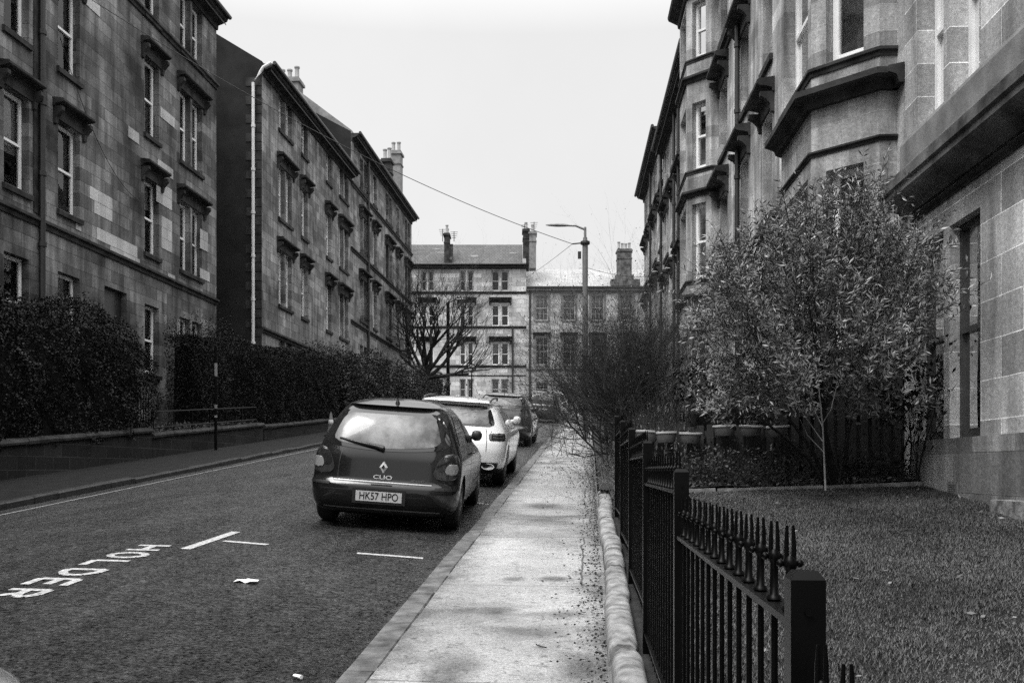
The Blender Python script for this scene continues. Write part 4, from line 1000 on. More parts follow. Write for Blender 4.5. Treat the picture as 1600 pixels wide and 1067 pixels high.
for sg in (-1, 1):
    mb = MB(); mb.tube([(sg * .56, .55, 1.43), (sg * .575, .72, 1.485), (sg * .58, 1.3, 1.515), (sg * .57, 1.9, 1.505), (sg * .55, 2.1, 1.46)], .017, 8); mb.build('roof_rail', M['trim_black'], T, True)
    mb = MB(); c = B.phi(sg * R(40), .37)
    mb.lathe([(.05, .0), (.055, -.03), (.045, -.03), (.04, .02)], 16, (c.x * .9, c.y - .02, .37), 'z'); mb.v = [(v[0], c.y - .02 + (v[2] - .37), .37 + (v[1] - (c.y - .02))) for v in mb.v]; mb.v = [((v[0] - c.x * .9) * 2.0 + c.x * .9, v[1], v[2]) for v in mb.v]; auto_smooth(mb.build('exhaust', M['chrome'], T))
for p, r_ in (((0, B.rear(0, .86).y - .008, .88), .05),):
    mb = MB(); mb.lathe([(r_ * .8, .0), (r_, .004), (r_, -.004)], 20, (p[0], p[1], p[2])); mb.v = [(v[0], p[1] + v[2] - p[2], p[2] + v[1] - p[1]) for v in mb.v]; mb.build('badge', M['chrome'], T)
xW = hit(783, 757, road_z); set_car(T, xW.x - .80, xW.y - .85, .012); T.scale = (.98, 1, .955); print('CAR2', xW)

# dark hatchback further on
third = dict(hatch); third.update(paint='paint_black', reg=None, mist=.84, rwv=.0, rw=(1.0, 1.335, .92), mirror_mat='paint_black',
    lamps=[(34, 74, .76, .92, 'lamp_red', .007, 0), (44, 66, .80, .87, 'lamp_dark', .011, 0)], plate=(0, .62),
    strips=[(.205, .28, -62, 62, 'trim_black', 'bumper_lip', .004)], seam=(.5, .95, .62))
T, B = make_car('parked_car', 'dark hatchback third in the row beyond the white crossover', third)
mb = MB(); mb.tube([B.rear(0, .985) + Vector((0, -.03, 0)), B.rear(-.3, 1.02) + Vector((0, -.02, 0))], [.025, .012], 8); mb.build('wiper', M['trim_black'], T)
mb = MB(); mb.tube([(.0, .63, 1.43), (.0, .5, 1.6)], [.01, .006], 6); mb.build('aerial', M['trim_black'], T)
x3 = hit(824, 697, road_z); set_car(T, x3.x - .74, x3.y - .72); print('CAR3', x3)
near = dict(hatch); near.update(paint='paint_silver', reg=None, mist=None)
T, B = make_car('parked_car', 'silver car by the photographer, only its bonnet corner in the bottom left', near)
set_car(T, -2.46, -.82)
# small tall car
tall = dict(yr=[(.2, .15), (.3, .03), (.5, 0), (.7, .03), (.95, .1), (1.2, .17), (1.4, .27), (1.5, .38), (1.55, .5), (1.58, .8), (1.60, 1.2)],
            yf=[(.2, 3.6), (.4, 3.78), (.6, 3.8), (.85, 3.6), (1.0, 3.2), (1.1, 2.95), (1.3, 2.6), (1.5, 2.0), (1.57, 1.7), (1.6, 1.4)],
            w=[(.2, .74), (.28, .82), (.5, .85), (.8, .85), (1.0, .82), (1.2, .76), (1.4, .69), (1.5, .62), (1.55, .53), (1.585, .38), (1.6, .12)],
            paint='paint_black', wheels=(.62, 3.1), wr=.31, rw=(1.08, 1.46, .9), mist=.86, sw=[(.55, .75, 1.5, 1.42, 1.06, 1.46), (1.56, 1.48, 2.8, 2.2, 1.06, 1.46)], ws=(1.15, 1.5),
            lamps=[(30, 66, .72, 1.0, 'lamp_red', .007, 0), (40, 58, .76, .84, 'lamp_clear', .011, 0)], plate=(0, .68), reg=None, mirror=(2.5, 1.08), handles=(1.65,), hz=.9, doors=(1.52, 2.8), seam=(.55, 1.0, .62),
            strips=[(.86, .90, -20, 20, 'chrome', 'boot_strip', .008), (.22, .27, -60, 60, 'alloy', 'bumper_strip', .006)])
T, B = make_car('parked_car', 'small tall dark car farthest up the kerb, beside a white car', tall)
xF = hit(870, 661, road_z); set_car(T, xF.x - .74, xF.y - .62); print('CAR4', xF)
fifth = dict(tall); fifth.update(paint='paint_white', mist=None)
T5, B = make_car('parked_car', 'white car mostly hidden behind the small tall dark car', fifth)
set_car(T5, xF.x - .52, xF.y + 5.2)

# ================================================================== railing, coping, lawn edge
XF = .33
D1, PAN = 1.556, 2.05
posts_y = [D1 + PAN * k for k in range(-1, 6)]
T = thing('iron_railing', 'black spiked iron railing stepping up beside the pavement', 'railing', (XF, 5, .4))
np_ = 0; stuffm = MB()
for i, y in enumerate(posts_y):
    zt = 1.345 + .157 * (y - D1) / PAN; zb = SL * y - .05; h = .026; mb = MB()
    mb.box(XF - h, XF + h, y - h, y + h, zb, zt - .012)
    c = [(XF - h, y - h), (XF + h, y - h), (XF + h, y + h), (XF - h, y + h)]; k = .009
    ci = [(XF - h + k, y - h + k), (XF + h - k, y - h + k), (XF + h - k, y + h - k), (XF - h + k, y + h - k)]
    mb.poly([(a, b, zt) for a, b in ci])
    for q in range(4): r_ = (q + 1) % 4; mb.poly([(*c[q], zt - .012), (*c[r_], zt - .012), (*ci[r_], zt), (*ci[q], zt)])
    mb.tube([(XF + .0, y - h - .006, zt - .06), (XF, y - h + .002, zt - .06)], .006, 8)
    mb.build('post', M['iron'], T)
for i in range(len(posts_y) - 1):
    y0, y1 = posts_y[i] + .027, posts_y[i + 1] - .027; zr_ = 1.26 + .157 * (i - 1); zl = SL * posts_y[i + 1] + .14
    for nm, z in (('top', zr_), ('low', zl)):
        mb = MB(); mb.box(XF - .02, XF + .02, y0, y1, z - .006, z + .006); mb.build('rail', M['iron'], T)
    n = 14
    for k in range(n):
        y = y0 + (y1 - y0) * (k + .6) / (n + .2); mb = MB()
        mb.tube([(XF, y, zl - .08), (XF, y, zr_ + .075)], .0068, 6)
        mb.lathe([(.011, zr_ + .0062), (.014, zr_ + .009), (.0125, zr_ + .014), (.0078, zr_ + .018), (.0072, zr_ + .072), (.0105, zr_ + .078), (.0125, zr_ + .085), (.010, zr_ + .092), (.006, zr_ + .098)], 10, (XF, y, 0))
        for sx in (-.0062, .0062):
            mb.tube([(XF + sx, y, zr_ + .088), (XF + sx * .95, y, zr_ + .12), (XF + sx * .8, y, zr_ + .148)], [.0046, .0042, .0026], 6)
        for sy in (-1, 1): mb.lathe([(.002, -.006), (.0065, -.002), (.0065, .003), (.002, .007)], 6, (XF + sy * .016, y, zr_ + .085))
        if np_ < 100 and i >= 0: auto_smooth(mb.build('picket', M['iron'], T), 50); np_ += 1
        else:
            b = len(stuffm.v); stuffm.v += mb.v; stuffm.f += [tuple(x + b for x in f) for f in mb.f]; stuffm.uv += mb.uv
if stuffm.v: tag(stuffm.build('pickets', M['iron'], T), kind='stuff')
# rounded coping stones, one run
T = thing('coping_wall', 'pale rounded coping stones along the foot of the railing', 'low wall', (.2, 6, .4))
y = .6
while y < 13.8:
    l = rnd.choice([.55, .8, 1.1, 1.5]); l = min(l, 13.9 - y); mb = MB(); n = 10; m = max(4, int(l / .12)); P = []
    dx, dz = rnd.uniform(-.016, .016), rnd.uniform(-.018, .018)
    for i in range(m + 1):
        yy = y + .009 + (l - .018) * i / m; r = []
        e = 1.0 if 0 < i < m else .84
        for k in range(n + 1):
            a = math.pi * k / n; wbl = .003 * math.sin(5 * yy + 3 * k) + rnd.uniform(-.002, .002)
            r.append((.205 + dx - math.copysign(abs(math.cos(a)) ** .7, math.cos(a)) * (.085 * e), yy, SL * yy + dz + .045 + (.085 * e + wbl) * math.sin(a) ** .7))
        r = [(r[0][0], yy, SL * yy - .12)] + r + [(r[-1][0], yy, SL * yy - .12)]
        P.append(r)
    mb.grid(P); mb.poly(P[0]); mb.poly(P[-1][::-1]); auto_smooth(mb.build('coping_stone', M['coping'], T), 55); y += l
# timber edging of the lawn
mb = MB(); e0 = 12.0
for a, b in ((.5, 1.5), (1.52, 2.75), (2.78, 4.1)):
    za, zb = lawn_z(a, e0) + .035, lawn_z(b, e0) + .035 + rnd.uniform(-.01, .02)
    mb.poly([(a, e0 - .05, za), (b, e0 - .03, zb), (b, e0 + .03, zb), (a, e0 + .01, za)]); mb.poly([(a, e0 - .05, za - .1), (b, e0 - .03, zb - .1), (b, e0 - .03, zb), (a, e0 - .05, za)])
tag(mb.build('lawn_edging', M['coping']), 'pale stone edging between the lawn and planted bed', 'edging')
# grass
n = 480000
yy = 2.0 + 10.2 * rng.random(n) ** .8; xx = .38 + (4.2 - .38) * rng.random(n)
keep = xx < .38 + np.maximum(0.3, .55 * yy); xx, yy = xx[keep], yy[keep]
patchy = np.sin(2.1 * xx + .7 * yy) * np.sin(1.3 * yy - 1.1 * xx) + .5 * np.sin(5 * xx + 3 * yy)
keep = rng.random(len(xx)) < .9 + .15 * patchy; xx, yy = xx[keep], yy[keep]; n = len(xx)
z0 = .18 + .085 * yy + .03 * (xx - .3) - .004; hgt = rng.uniform(.006, .024, n) * (1 + .3 * np.sin(3 * xx + 2 * yy) * np.sin(7 * yy - 5 * xx) + .25 * np.sin(13 * xx + 3 * yy) * np.sin(11 * yy)); an = rng.uniform(0, 2 * math.pi, n); ln = rng.uniform(.2, 1.5, n) * hgt
wd = rng.uniform(.0015, .0034, n); a2 = an + math.pi / 2
b0 = np.stack([xx - np.cos(a2) * wd, yy - np.sin(a2) * wd, z0], 1); b1 = np.stack([xx + np.cos(a2) * wd, yy + np.sin(a2) * wd, z0], 1)
tp = np.stack([xx + np.cos(an) * ln, yy + np.sin(an) * ln, z0 + hgt], 1)
tag(npmesh('grass', np.stack([b0, b1, tp], 1).reshape(-1, 3), np.arange(3 * n).reshape(n, 3), M['grass']), kind='stuff')

# ================================================================== growing things
def nse(x, y, z):
    return np.sin(1.7 * x + 2.3 * y + .5) * np.sin(1.9 * z + 1.1 * y) + .6 * np.sin(4.1 * y + 2.7 * z + x) * np.sin(3.3 * z - 2.2 * x) + .4 * np.sin(9.1 * y + 7 * z) * np.sin(8 * x + 6.3 * z)
def hedge(name, label, x0, xf, y0, y1, base, top, n, ln, wd, mat, rag=.12, cat='hedge', topvar=.1):
    """base(y), top(y) heights; leaves crowd the outer skin of the box, densely but unevenly"""
    fx = xf if callable(xf) else (lambda v: xf)
    x1 = fx((y0 + y1) / 2); T = thing(name, label, cat, ((x0 + x1) / 2, (y0 + y1) / 2, base((y0 + y1) / 2)))
    y = y0 + (y1 - y0) * rng.random(n); x1 = np.array([fx(v) for v in y]); Wd = x1 - x0
    H = np.array([top(v) - base(v) for v in y]); zb = np.array([base(v) for v in y])
    H = H * (1 + topvar * .5 * np.sin(1.1 * y) + topvar * .4 * np.sin(2.7 * y + 1))
    sel = rng.random(n); front = sel < .62; tp = (sel >= .62) & (sel < .86); end = sel >= .86
    x = np.where(front, x1, x0 + Wd * rng.random(n)); z = np.where(tp, 1.0, rng.random(n) ** .9)
    y = np.where(end, np.where(rng.random(n) < .75, y0, y1), y)
    q = nse(x * 1.2, y * 1.1, z * H * 1.1)
    inn = rng.exponential(.10, n) - rag * q - .02
    x = np.where(front, x - inn - .35 * np.maximum(z - .8, 0) * 2 * Wd * .3, x); zz_ = zb + z * H - np.where(tp, inn + .25 * np.maximum(0, np.abs((x - (x0 + x1) / 2) / Wd) - .3), 0)
    y = np.where(end, np.where(y == y0, y + inn, y - inn), y)
    C = np.stack([x, y, zz_], 1); D = rng.normal(size=(n, 3)) + np.stack([np.where(front, .6, 0), np.zeros(n), np.full(n, .5)], 1)
    leaves('foliage', C, D, ln, wd, mat, T)
    mb = MB(); m = 14
    P = []
    for i in range(m + 1):
        v = y0 + .22 + (y1 - y0 - .44) * i / m; b, t = base(v), top(v) * 1.0
        t = b + (t - b) * (1 - topvar * .6) - .22; w_ = .05 * math.sin(3 * v); x1 = fx(v)
        P.append([(x1 - .2 + w_, v, b), (x1 - .24 - w_, v, b + (t - b) * .6), (x1 - .38, v, t - .12), ((x0 + x1) / 2, v, t), (x0 + .25, v, t - .1), (x0 + .2, v, b)])
    mb.grid(P); mb.poly(P[0]); mb.poly(P[-1][::-1]); mb.build('inner_branches', M['hedge_core'], T)  # solid dark core stands for the shade deep between the leaves
    return T
gz = lambda y: SL * y + .5
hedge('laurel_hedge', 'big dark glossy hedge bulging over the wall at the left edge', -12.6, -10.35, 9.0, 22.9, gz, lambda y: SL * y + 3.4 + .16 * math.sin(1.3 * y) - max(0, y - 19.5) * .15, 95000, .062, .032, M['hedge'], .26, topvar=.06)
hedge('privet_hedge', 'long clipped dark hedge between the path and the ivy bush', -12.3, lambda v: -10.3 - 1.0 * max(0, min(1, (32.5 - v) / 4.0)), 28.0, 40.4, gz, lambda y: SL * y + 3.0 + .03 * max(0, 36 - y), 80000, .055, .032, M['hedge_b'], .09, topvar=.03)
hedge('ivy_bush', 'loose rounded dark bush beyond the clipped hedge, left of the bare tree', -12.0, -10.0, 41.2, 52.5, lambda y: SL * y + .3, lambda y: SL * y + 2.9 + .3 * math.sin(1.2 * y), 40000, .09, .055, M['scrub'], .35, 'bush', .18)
hedge('ivy_bush', 'ragged dark bush growing round the trunk of the bare tree', -11.6, -9.7, 53.0, 66, lambda y: SL * y + .2, lambda y: SL * y + 2.3 + .4 * math.sin(.9 * y), 26000, .10, .06, M['scrub'], .4, 'bush', .2)

def branch(mb, p, d, ln, r, depth, kids, spread, up=.05, wob_=.16, seg=4, sides=5, taper=.62, tips=None):
    path = [p]; rad = [r]; q = p.copy(); dd = d.copy()
    for i in range(seg):
        dd = (dd + Vector((rnd.gauss(0, wob_), rnd.gauss(0, wob_), rnd.gauss(0, wob_) + up))).normalized(); q = q + dd * (ln / seg); path.append(q.copy()); rad.append(r * (1 - (1 - taper) * (i + 1) / seg))
    mb.tube(path, rad, sides if depth > 1 else 3, False)
    if tips is not None and depth <= 1: tips += [(path[-1], dd.copy()), (path[-2], dd.copy())]
    if depth == 0: return
    for k in range(kids[0] if len(kids) > 0 else 2):
        j = rnd.randint(max(1, seg // 2), seg); a = Vector((rnd.gauss(0, 1), rnd.gauss(0, 1), rnd.gauss(0, .7))); a = (a - dd * a.dot(dd)).normalized()
        nd = (dd * math.cos(spread) + a * math.sin(spread * rnd.uniform(.7, 1.3))).normalized()
        branch(mb, path[j], nd, ln * rnd.uniform(.58, .85), rad[j] * rnd.uniform(.5, .72), depth - 1, kids[1:] if len(kids) > 1 else kids, spread, up, wob_, seg, sides, taper, tips)
# bare street tree on the left
rnd.seed(21)
tx, ty = -10.1, Yat(664, -10.1); tz = SL * ty + .2
T = thing('bare_tree', 'leafless spreading tree in front of the end building', 'tree', (tx, ty, tz))
mb = MB(); mb.tube([(tx, ty, tz - .2), (tx + .08, ty, tz + 1.2), (tx + .1, ty - .1, tz + 2.3)], [.30, .25, .23], 9); auto_smooth(mb.build('trunk', M['bark'], T), 60)
mb = MB(); cr = Vector((tx + .1, ty - .1, tz + 2.2))
for d, l in (((-.62, 0, .9), 2.6), ((-.25, .3, 1), 3.0), ((.05, -.2, 1), 3.0), ((.4, .2, .9), 2.8), ((.85, 0, .55), 3.0), ((1.0, -.2, .3), 2.4), ((-.1, -.4, .9), 2.6), ((.6, .1, .75), 3.0), ((-.8, .1, .55), 2.2)):
    branch(mb, cr, Vector(d).normalized(), l * 1.12, .13, 5, [4, 4, 3, 3, 3], .5, .08, .13, 5, 5, .6)
auto_smooth(mb.build('crown', M['bark'], T), 60)

def shrub(name, label, cat, base, stems, ln, r, depth, kids, spread, mat, up=.04, leafn=0, leafl=.04, leafw=.02, lmat='scrub', lean=(0, 0, 0), wide=.9, wob_=.16, jit=.25, rise=1.0):
    b = Vector(base); T = thing(name, label, cat, b); mb = MB(); tips = []
    for k in range(stems):
        a = rnd.uniform(0, 2 * math.pi); t = rnd.random() ** .6 * wide
        d = Vector((math.cos(a) * t + lean[0], math.sin(a) * t + lean[1], rise + lean[2])).normalized()
        branch(mb, b + Vector((rnd.gauss(0, jit), rnd.gauss(0, jit), 0)), d, ln * rnd.uniform(.7, 1.15), r, depth, kids, spread, up, wob_, 4, 4, .55, tips)
    mb.build('stems', mat, T)
    if leafn and tips:
        idx = rng.integers(0, len(tips), leafn); C = np.array([tips[i][0][:] for i in idx]) + rng.normal(0, leafl * 1.6, (leafn, 3)); D = np.array([tips[i][1][:] for i in idx]) + rng.normal(0, .6, (leafn, 3))
        leaves('foliage', C, D, leafl, leafw, M[lmat], T)
    return T
# big bare shrub leaning over the pavement
rnd.seed(5)
by = 17.0
shrub('bare_shrub', 'large twiggy dark shrub leaning over the pavement in front of the lamp post', 'shrub', (.9, by, SL * by + .1), 60, 1.4, .022, 4, [5, 5, 4, 4], .56, M['twig'], .035, 5000, .03, .02, 'scrub', (-.26, 0, .3), .75, .13, .3)
shrub('bare_shrub', 'tall thin bare shrub rising above the big twiggy shrub', 'shrub', (1.2, 20.0, SL * 20 + .1), 9, 1.2, .016, 3, [4, 4, 4], .38, M['twig'], .06, 0, .03, .02, 'scrub', (0, 0, .6), .7, .09, .5)
shrub('bare_shrub', 'dry pale bush behind the row of planters', 'shrub', (1.15, 14.6, SL * 14.6 + .2), 26, .62, .009, 3, [5, 5, 5], .5, M['twig'], .03, 800, .03, .018, 'scrub', (0, 0, 0), .9, .15, .35)
shrub('bramble', 'tangle of pale dry stems spilling through the railing over the pavement', 'bramble', (.5, 13.2, SL * 13.2 + .1), 24, .40, .004, 3, [4, 4, 3], .6, M['twig_pale'], -.02, 700, .03, .015, 'scrub', (-.15, .1, .1), .9, .22, .35)
shrub('bramble', 'low scrub on the pavement edge past the end of the coping stones', 'bramble', (.6, 15.6, SL * 15.6 + .05), 34, .42, .004, 3, [5, 4, 4], .6, M['twig'], -.02, 1500, .03, .018, 'scrub', (-.12, 0, 0), .9, .2, .45)
shrub('bramble', 'scrubby growth beside the pavement beneath the lamp post', 'bramble', (.45, 22.5, SL * 22.5 + .05), 30, .7, .007, 3, [5, 4, 4], .55, M['twig'], .0, 2500, .04, .025, 'scrub', (-.05, 0, .2), .8, .18, .7)
shrub('bramble', 'farthest scrub along the right pavement, near the last tenement', 'bramble', (.7, 31, SL * 31 + .05), 30, 1.2, .011, 3, [5, 4, 4], .5, M['twig'], .0, 3500, .06, .04, 'scrub', (-.05, 0, .3), .8, .18, 1.2)
hedge('garden_hedge', 'dark hedge filling the garden behind the slatted screen', 1.2, 3.0, 13.4, 15.2, lambda y: SL * y + .15, lambda y: SL * y + 1.6, 12000, .06, .03, M['hedge_b'], .2, topvar=.1)  # hedge added to keep the view behind the slats dark
# olive-like tree on the lawn corner
rnd.seed(9)
oc = at(1272, 496, 11.0); ob = hit(1306, 762, lambda x, y: lawn_z(x, 12)); ob.z = lawn_z(ob.x, 11.5)
T = thing('olive_tree', 'bushy tree of narrow glossy leaves beside the right window', 'tree', ob)
mb = MB(); fk = at(1287, 640, 11.1); mb.tube([ob - Vector((0, 0, .05)), ob.lerp(fk, .35) + Vector((-.01, 0, 0)), ob.lerp(fk, .7) + Vector((-.03, 0, 0)), fk], [.055, .048, .04, .03], 8); auto_smooth(mb.build('trunk', M['bark'], T), 60)
for (dx_, dy_, hz_) in ((-.75, .1, 1.15), (-.4, -.2, 1.5), (.35, .1, 1.4), (.05, .25, 1.7), (-.95, -.1, .9)):
    mb = MB(); q = ob + Vector((dx_, dy_, hz_)); mb.tube([ob + Vector((dx_ * .08, dy_ * .1, 0)), ob.lerp(q, .35) + Vector((0, 0, .08)), ob.lerp(q, .7) + Vector((0, 0, .06)), q, q + Vector((dx_ * .3, 0, .5))], [.026, .022, .018, .014, .006], 6); auto_smooth(mb.build('stem', M['bark'], T), 60)
mb = MB(); C, D = [], []
def sprig(p, d, ln, r, nl):
    """a leafy shoot: thin stem with leaves along it"""
    d = d.normalized(); side = Vector((rnd.gauss(0, 1), rnd.gauss(0, 1), rnd.gauss(0, .5))) * .25; pts = []
    for i in range(5): t = i / 4; pts.append(p + d * ln * t + side * ln * t * t * .5)
    mb.tube(pts, [r * (1 - .15 * k) for k in range(5)], 3, False)
    for i in range(nl):
        t = rnd.uniform(.1, 1.02); q = p + d * ln * t + side * ln * t * t * .5; a = Vector((rnd.gauss(0, 1), rnd.gauss(0, 1), rnd.gauss(0, 1))); a = (a - d * a.dot(d)).normalized()
        v = (d * rnd.uniform(.35, .9) + a).normalized(); C.append(q + v * .036); D.append(v)
for k in range(22):                                  # main limbs through the crown
    a = rnd.uniform(0, 2 * math.pi); e = rnd.uniform(.0, 1.35); q = oc + Vector((math.cos(a) * math.cos(e) * 1.05, math.sin(a) * math.cos(e) * .9, math.sin(e) * .9 - .15)); m = fk.lerp(q, .5) + Vector((rnd.gauss(0, .1), rnd.gauss(0, .1), -.06))
    mb.tube([fk, fk.lerp(m, .5), m, q], [.017, .013, .009, .005], 4, False)
cn = 0
while cn < 2500:                                     # shoots fill an uneven ellipsoid, thinner in places so the wall shows through
    v = Vector((rnd.uniform(-1, 1), rnd.uniform(-1, 1), rnd.uniform(-1, 1)))
    rr_ = v.length * (1 + .30 * math.sin(3.6 * v.x + 1) * math.sin(4.4 * v.z + .5) + .32 * math.sin(8 * v.x + 5 * v.z + 2 * v.y))
    if rr_ > 1 or v.length < .12: continue
    if math.sin(6 * v.x + 2) * math.sin(4.3 * v.y + 1) * math.sin(6.2 * v.z + .4) > .24: continue
    p = oc + Vector((v.x * (1.16 - .15 * max(0, v.z)), v.y * 1.05, v.z * 1.12 - .06)); d = Vector((v.x * .8, v.y * .8, v.z * .5 + 1.0)) + Vector((rnd.gauss(0, .3), rnd.gauss(0, .3), rnd.gauss(0, .25)))
    sprig(p, d, rnd.uniform(.18, .55), .0038, 17); cn += 1
for (u, v, lu, lv) in ((1302, 318, -6, 80), (1256, 375, 10, 60), (1390, 322, -40, 90), (1424, 345, -60, 80), (1180, 402, 40, 60), (1340, 345, -10, 70), (1218, 372, 20, 60), (1372, 372, -30, 60), (1150, 440, 50, 40), (1435, 480, -60, 40), (1120, 520, 60, 20), (1325, 335, -20, 70), (1285, 350, 0, 60), (1118, 600, 60, -10), (1135, 560, 50, 0), (1105, 560, 60, 10), (1120, 635, 70, -30), (1160, 640, 50, -50), (1210, 650, 30, -60), (1400, 600, -50, -40), (1095, 600, 60, -30), (1420, 420, -50, 40), (1250, 640, 0, -60)):
    dd = 11.0 + rnd.uniform(-.5, .5); q = at(u, v, dd); st = at(u + lu, v + lv, dd); n_ = 4
    for i in range(n_): sprig(st.lerp(q, i / n_), (q - st) + Vector((rnd.gauss(0, .08), rnd.gauss(0, .08), 0)), (q - st).length / n_ * 1.15, .004, 14)
    for i in range(3): sprig(st.lerp(q, rnd.random() * .7), (q - st).normalized() + Vector((rnd.gauss(0, .5), rnd.gauss(0, .5), .2)), .22, .003, 12)
auto_smooth(mb.build('limbs', M['bark'], T), 60)
C = np.array([c[:] for c in C]); D = np.array([c[:] for c in D]); leaves('crown', C, D, .078, .0155, M['olive'], T)
# thin sapling in front of the dark slats
rnd.seed(31)
sb = hit(1291, 768, lambda x, y: lawn_z(x, 12)); T = thing('sapling', 'thin pale sapling with long bare stems against the dark slats', 'sapling', sb)
mb = MB(); f = [at(u, v, dep(sb.x, sb.y)) for u, v in ((1290, 766), (1287, 700), (1286, 672), (1283, 640), (1279, 600), (1281, 570))]
mb.tube(f, [.011, .010, .009, .008, .007, .004], 6)
for uvs in (((1286, 690), (1268, 665), (1245, 632), (1230, 610)), ((1286, 668), (1272, 640), (1266, 612), (1259, 585)), ((1285, 662), (1298, 640), (1306, 610), (1312, 570)), ((1286, 705), (1262, 680), (1250, 655))):
    mb.tube([at(u, v, dep(sb.x, sb.y)) for u, v in uvs], [.006, .005, .004, .0025], 5)
mb.build('stems', M['bark_pale'], T, True)
# second small glossy shrub in front of the window
rnd.seed(12)
lb = at(1440, 700, 12.0); shrub('leafy_shrub', 'dark leggy shrub in front of the right ground floor window', 'shrub', (lb.x - .25, lb.y - .1, lawn_z(lb.x, lb.y)), 7, .75, .012, 3, [3, 3, 3], .42, M['bark'], .05, 900, .075, .04, 'hedge_b', (0, 0, .5), .6, .1, .12)
# bed planting
for k, (u, v, s, mt, lab) in enumerate(((1100, 735, .5, 'scrub', 'feathery dark mound at the railing end of the bed'), (1150, 742, .45, 'scrub', 'low bushy plant under the row of planters'), (1232, 750, .36, 'hedge_b', 'small leafy plant in the bed left of the sapling'), (1330, 752, .3, 'hedge_b', 'low plant between the sapling and the hose'), (1385, 758, .28, 'hedge_b', 'low plant at the foot of the coiled hose'))):
    p = at(u, v, 12.3); rnd.seed(40 + k)
    shrub('bed_plant', lab, 'plant', (p.x, 12.45, lawn_z(p.x, 12) + .03), 34, s * .55, .005, 2, [3, 3], .5, M['twig'], .02, int(2200 * s), .045, .02, mt, (0, 0, 0), 1.1, .18, s * .38)
# ground litter in the bed
n = 5000; C = np.stack([rng.uniform(.4, 4.2, n), rng.uniform(12.0, 13.5, n), np.zeros(n)], 1); C[:, 2] = .18 + .085 * 12 + .03 * (C[:, 0] - .3) + .05 + rng.uniform(0, .06, n)
tag(leaves('ground_cover', C, rng.normal(size=(n, 3)), .06, .03, M['scrub']), kind='stuff')

# ================================================================== slatted fence, planters, hose
T = thing('slat_fence', 'dark wooden slat fence dividing the gardens', 'fence', (2.2, 13.5, 1.2))
yF = 12.85; gzF = lawn_z(2, 12)
x = .75
while x < 2.35:
    mb = MB(); h = .80 + rnd.uniform(-.02, .02); mb.box(x, x + .085, yF - .01, yF + .01, gzF - .05, gzF + h); mb.build('slat', M['fence_wood'], T); x += .125
for z in (.25, .66): mb = MB(); mb.box(.7, 2.36, yF + .011, yF + .05, gzF + z, gzF + z + .08); mb.build('rail', M['fence_wood'], T)
T = thing('slat_gate', 'taller dark slatted screen behind the olive tree', 'fence', (3.3, 13.5, 1.2)); x = 2.42
while x < 4.05:
    mb = MB(); h = 1.72 + rnd.uniform(-.02, .02); mb.box(x, x + .09, yF - .012, yF + .01, gzF - .05, gzF + h); mb.build('slat', M['fence_wood'], T); x += .142
x = 2.49
while x < 4.0:
    mb = MB(); mb.box(x, x + .09, yF + .062, yF + .078, gzF - .05, gzF + 1.6); mb.build('backing_slat', M['fence_wood_b'], T); x += .142  # boards added behind the slats so the gaps look shaded
for z in (.3, .92, 1.5): mb = MB(); mb.box(2.4, 4.0, yF + .011, yF + .06, gzF + z, gzF + z + .1); mb.build('rail', M['fence_wood'], T)
def planter():
    T = thing('hanging_planter', None, 'planter', (0, 0, 0), 'grey planters hung along the slat fence')
    mb = MB(); mb.lathe([(.098, -.15), (.108, -.14), (.125, -.03), (.118, -.03), (.1, -.12), (.01, -.125)], 28, (0, 0, 0), 'z', 1.25, .72)
    for k in range(28): pass
    auto_smooth(mb.build('pot', M['pot_grey'], T), 40)
    mb = MB(); mb.lathe([(.126, -.035), (.138, -.03), (.14, -.012), (.132, -.004), (.122, -.008), (.12, -.03)], 28, (0, 0, 0), 'z', 1.25, .72); auto_smooth(mb.build('rim', M['pot_rim'], T), 50)
    mb = MB(); mb.lathe([(.001, -.035), (.06, -.025), (.118, -.04)], 20, (0, 0, 0), 'z', 1.25, .72); mb.build('compost', M['soil'], T)
    n = 60; C = np.stack([rng.normal(0, .075, n), rng.normal(0, .04, n), rng.uniform(-.03, .06, n)], 1); leaves('plant', C, rng.normal(size=(n, 3)) + [0, 0, .8], .07, .014, M['scrub'], T)
    return T
PL = planter()
for k, (u, v, lab) in enumerate(((1012, 672, 'planter half hidden behind the railing, leftmost in the row'), (1040, 674, 'planter just right of the railing posts, second from the left'), (1079, 675, 'planter at the right of the left hand trio'),
                                 (1131, 664, 'planter with the fullest plants, left one of the right hand trio'), (1172, 664, 'planter holding pale leaves, middle one of the right hand trio'), (1213, 665, 'empty looking planter at the right end of the row'))):
    o = PL if k == 0 else copy_tree(PL); p = at(u, v, 12.6); o.location = (p.x, yF - .13, p.z); o.rotation_euler = (R(rnd.uniform(-3, 3)), R(rnd.uniform(-3, 3)), R(rnd.uniform(-6, 6))); o.scale = (.86, .86, .95); o['label'] = lab
# coiled hose hung on the wall corner
hz = at(1406, 700, 12.6); T = thing('garden_hose', 'coiled garden hose hanging by the wall corner', 'hose', (hz.x, hz.y, hz.z + .3))
mb = MB()
for k in range(7):
    w_, h_ = .055 + .008 * k, .26 + .018 * k; p = []
    for i in range(25):
        a = 2 * math.pi * i / 24; p.append((hz.x + w_ * math.sin(a) + .006 * math.sin(3 * a + k), hz.y + .012 * k - .03 + .01 * math.sin(2 * a), hz.z + .32 - h_ + h_ * math.cos(a) * (1 if math.cos(a) > 0 else 1.05)))
    mb.tube(p, .0095, 6)
mb.build('coil', M['hose'], T, True)
mb = MB(); mb.tube([(hz.x, hz.y + .12, hz.z + .32), (hz.x, hz.y - .05, hz.z + .32), (hz.x, hz.y - .07, hz.z + .36)], .012, 6); mb.build('hook', M['pipe_black'], T)
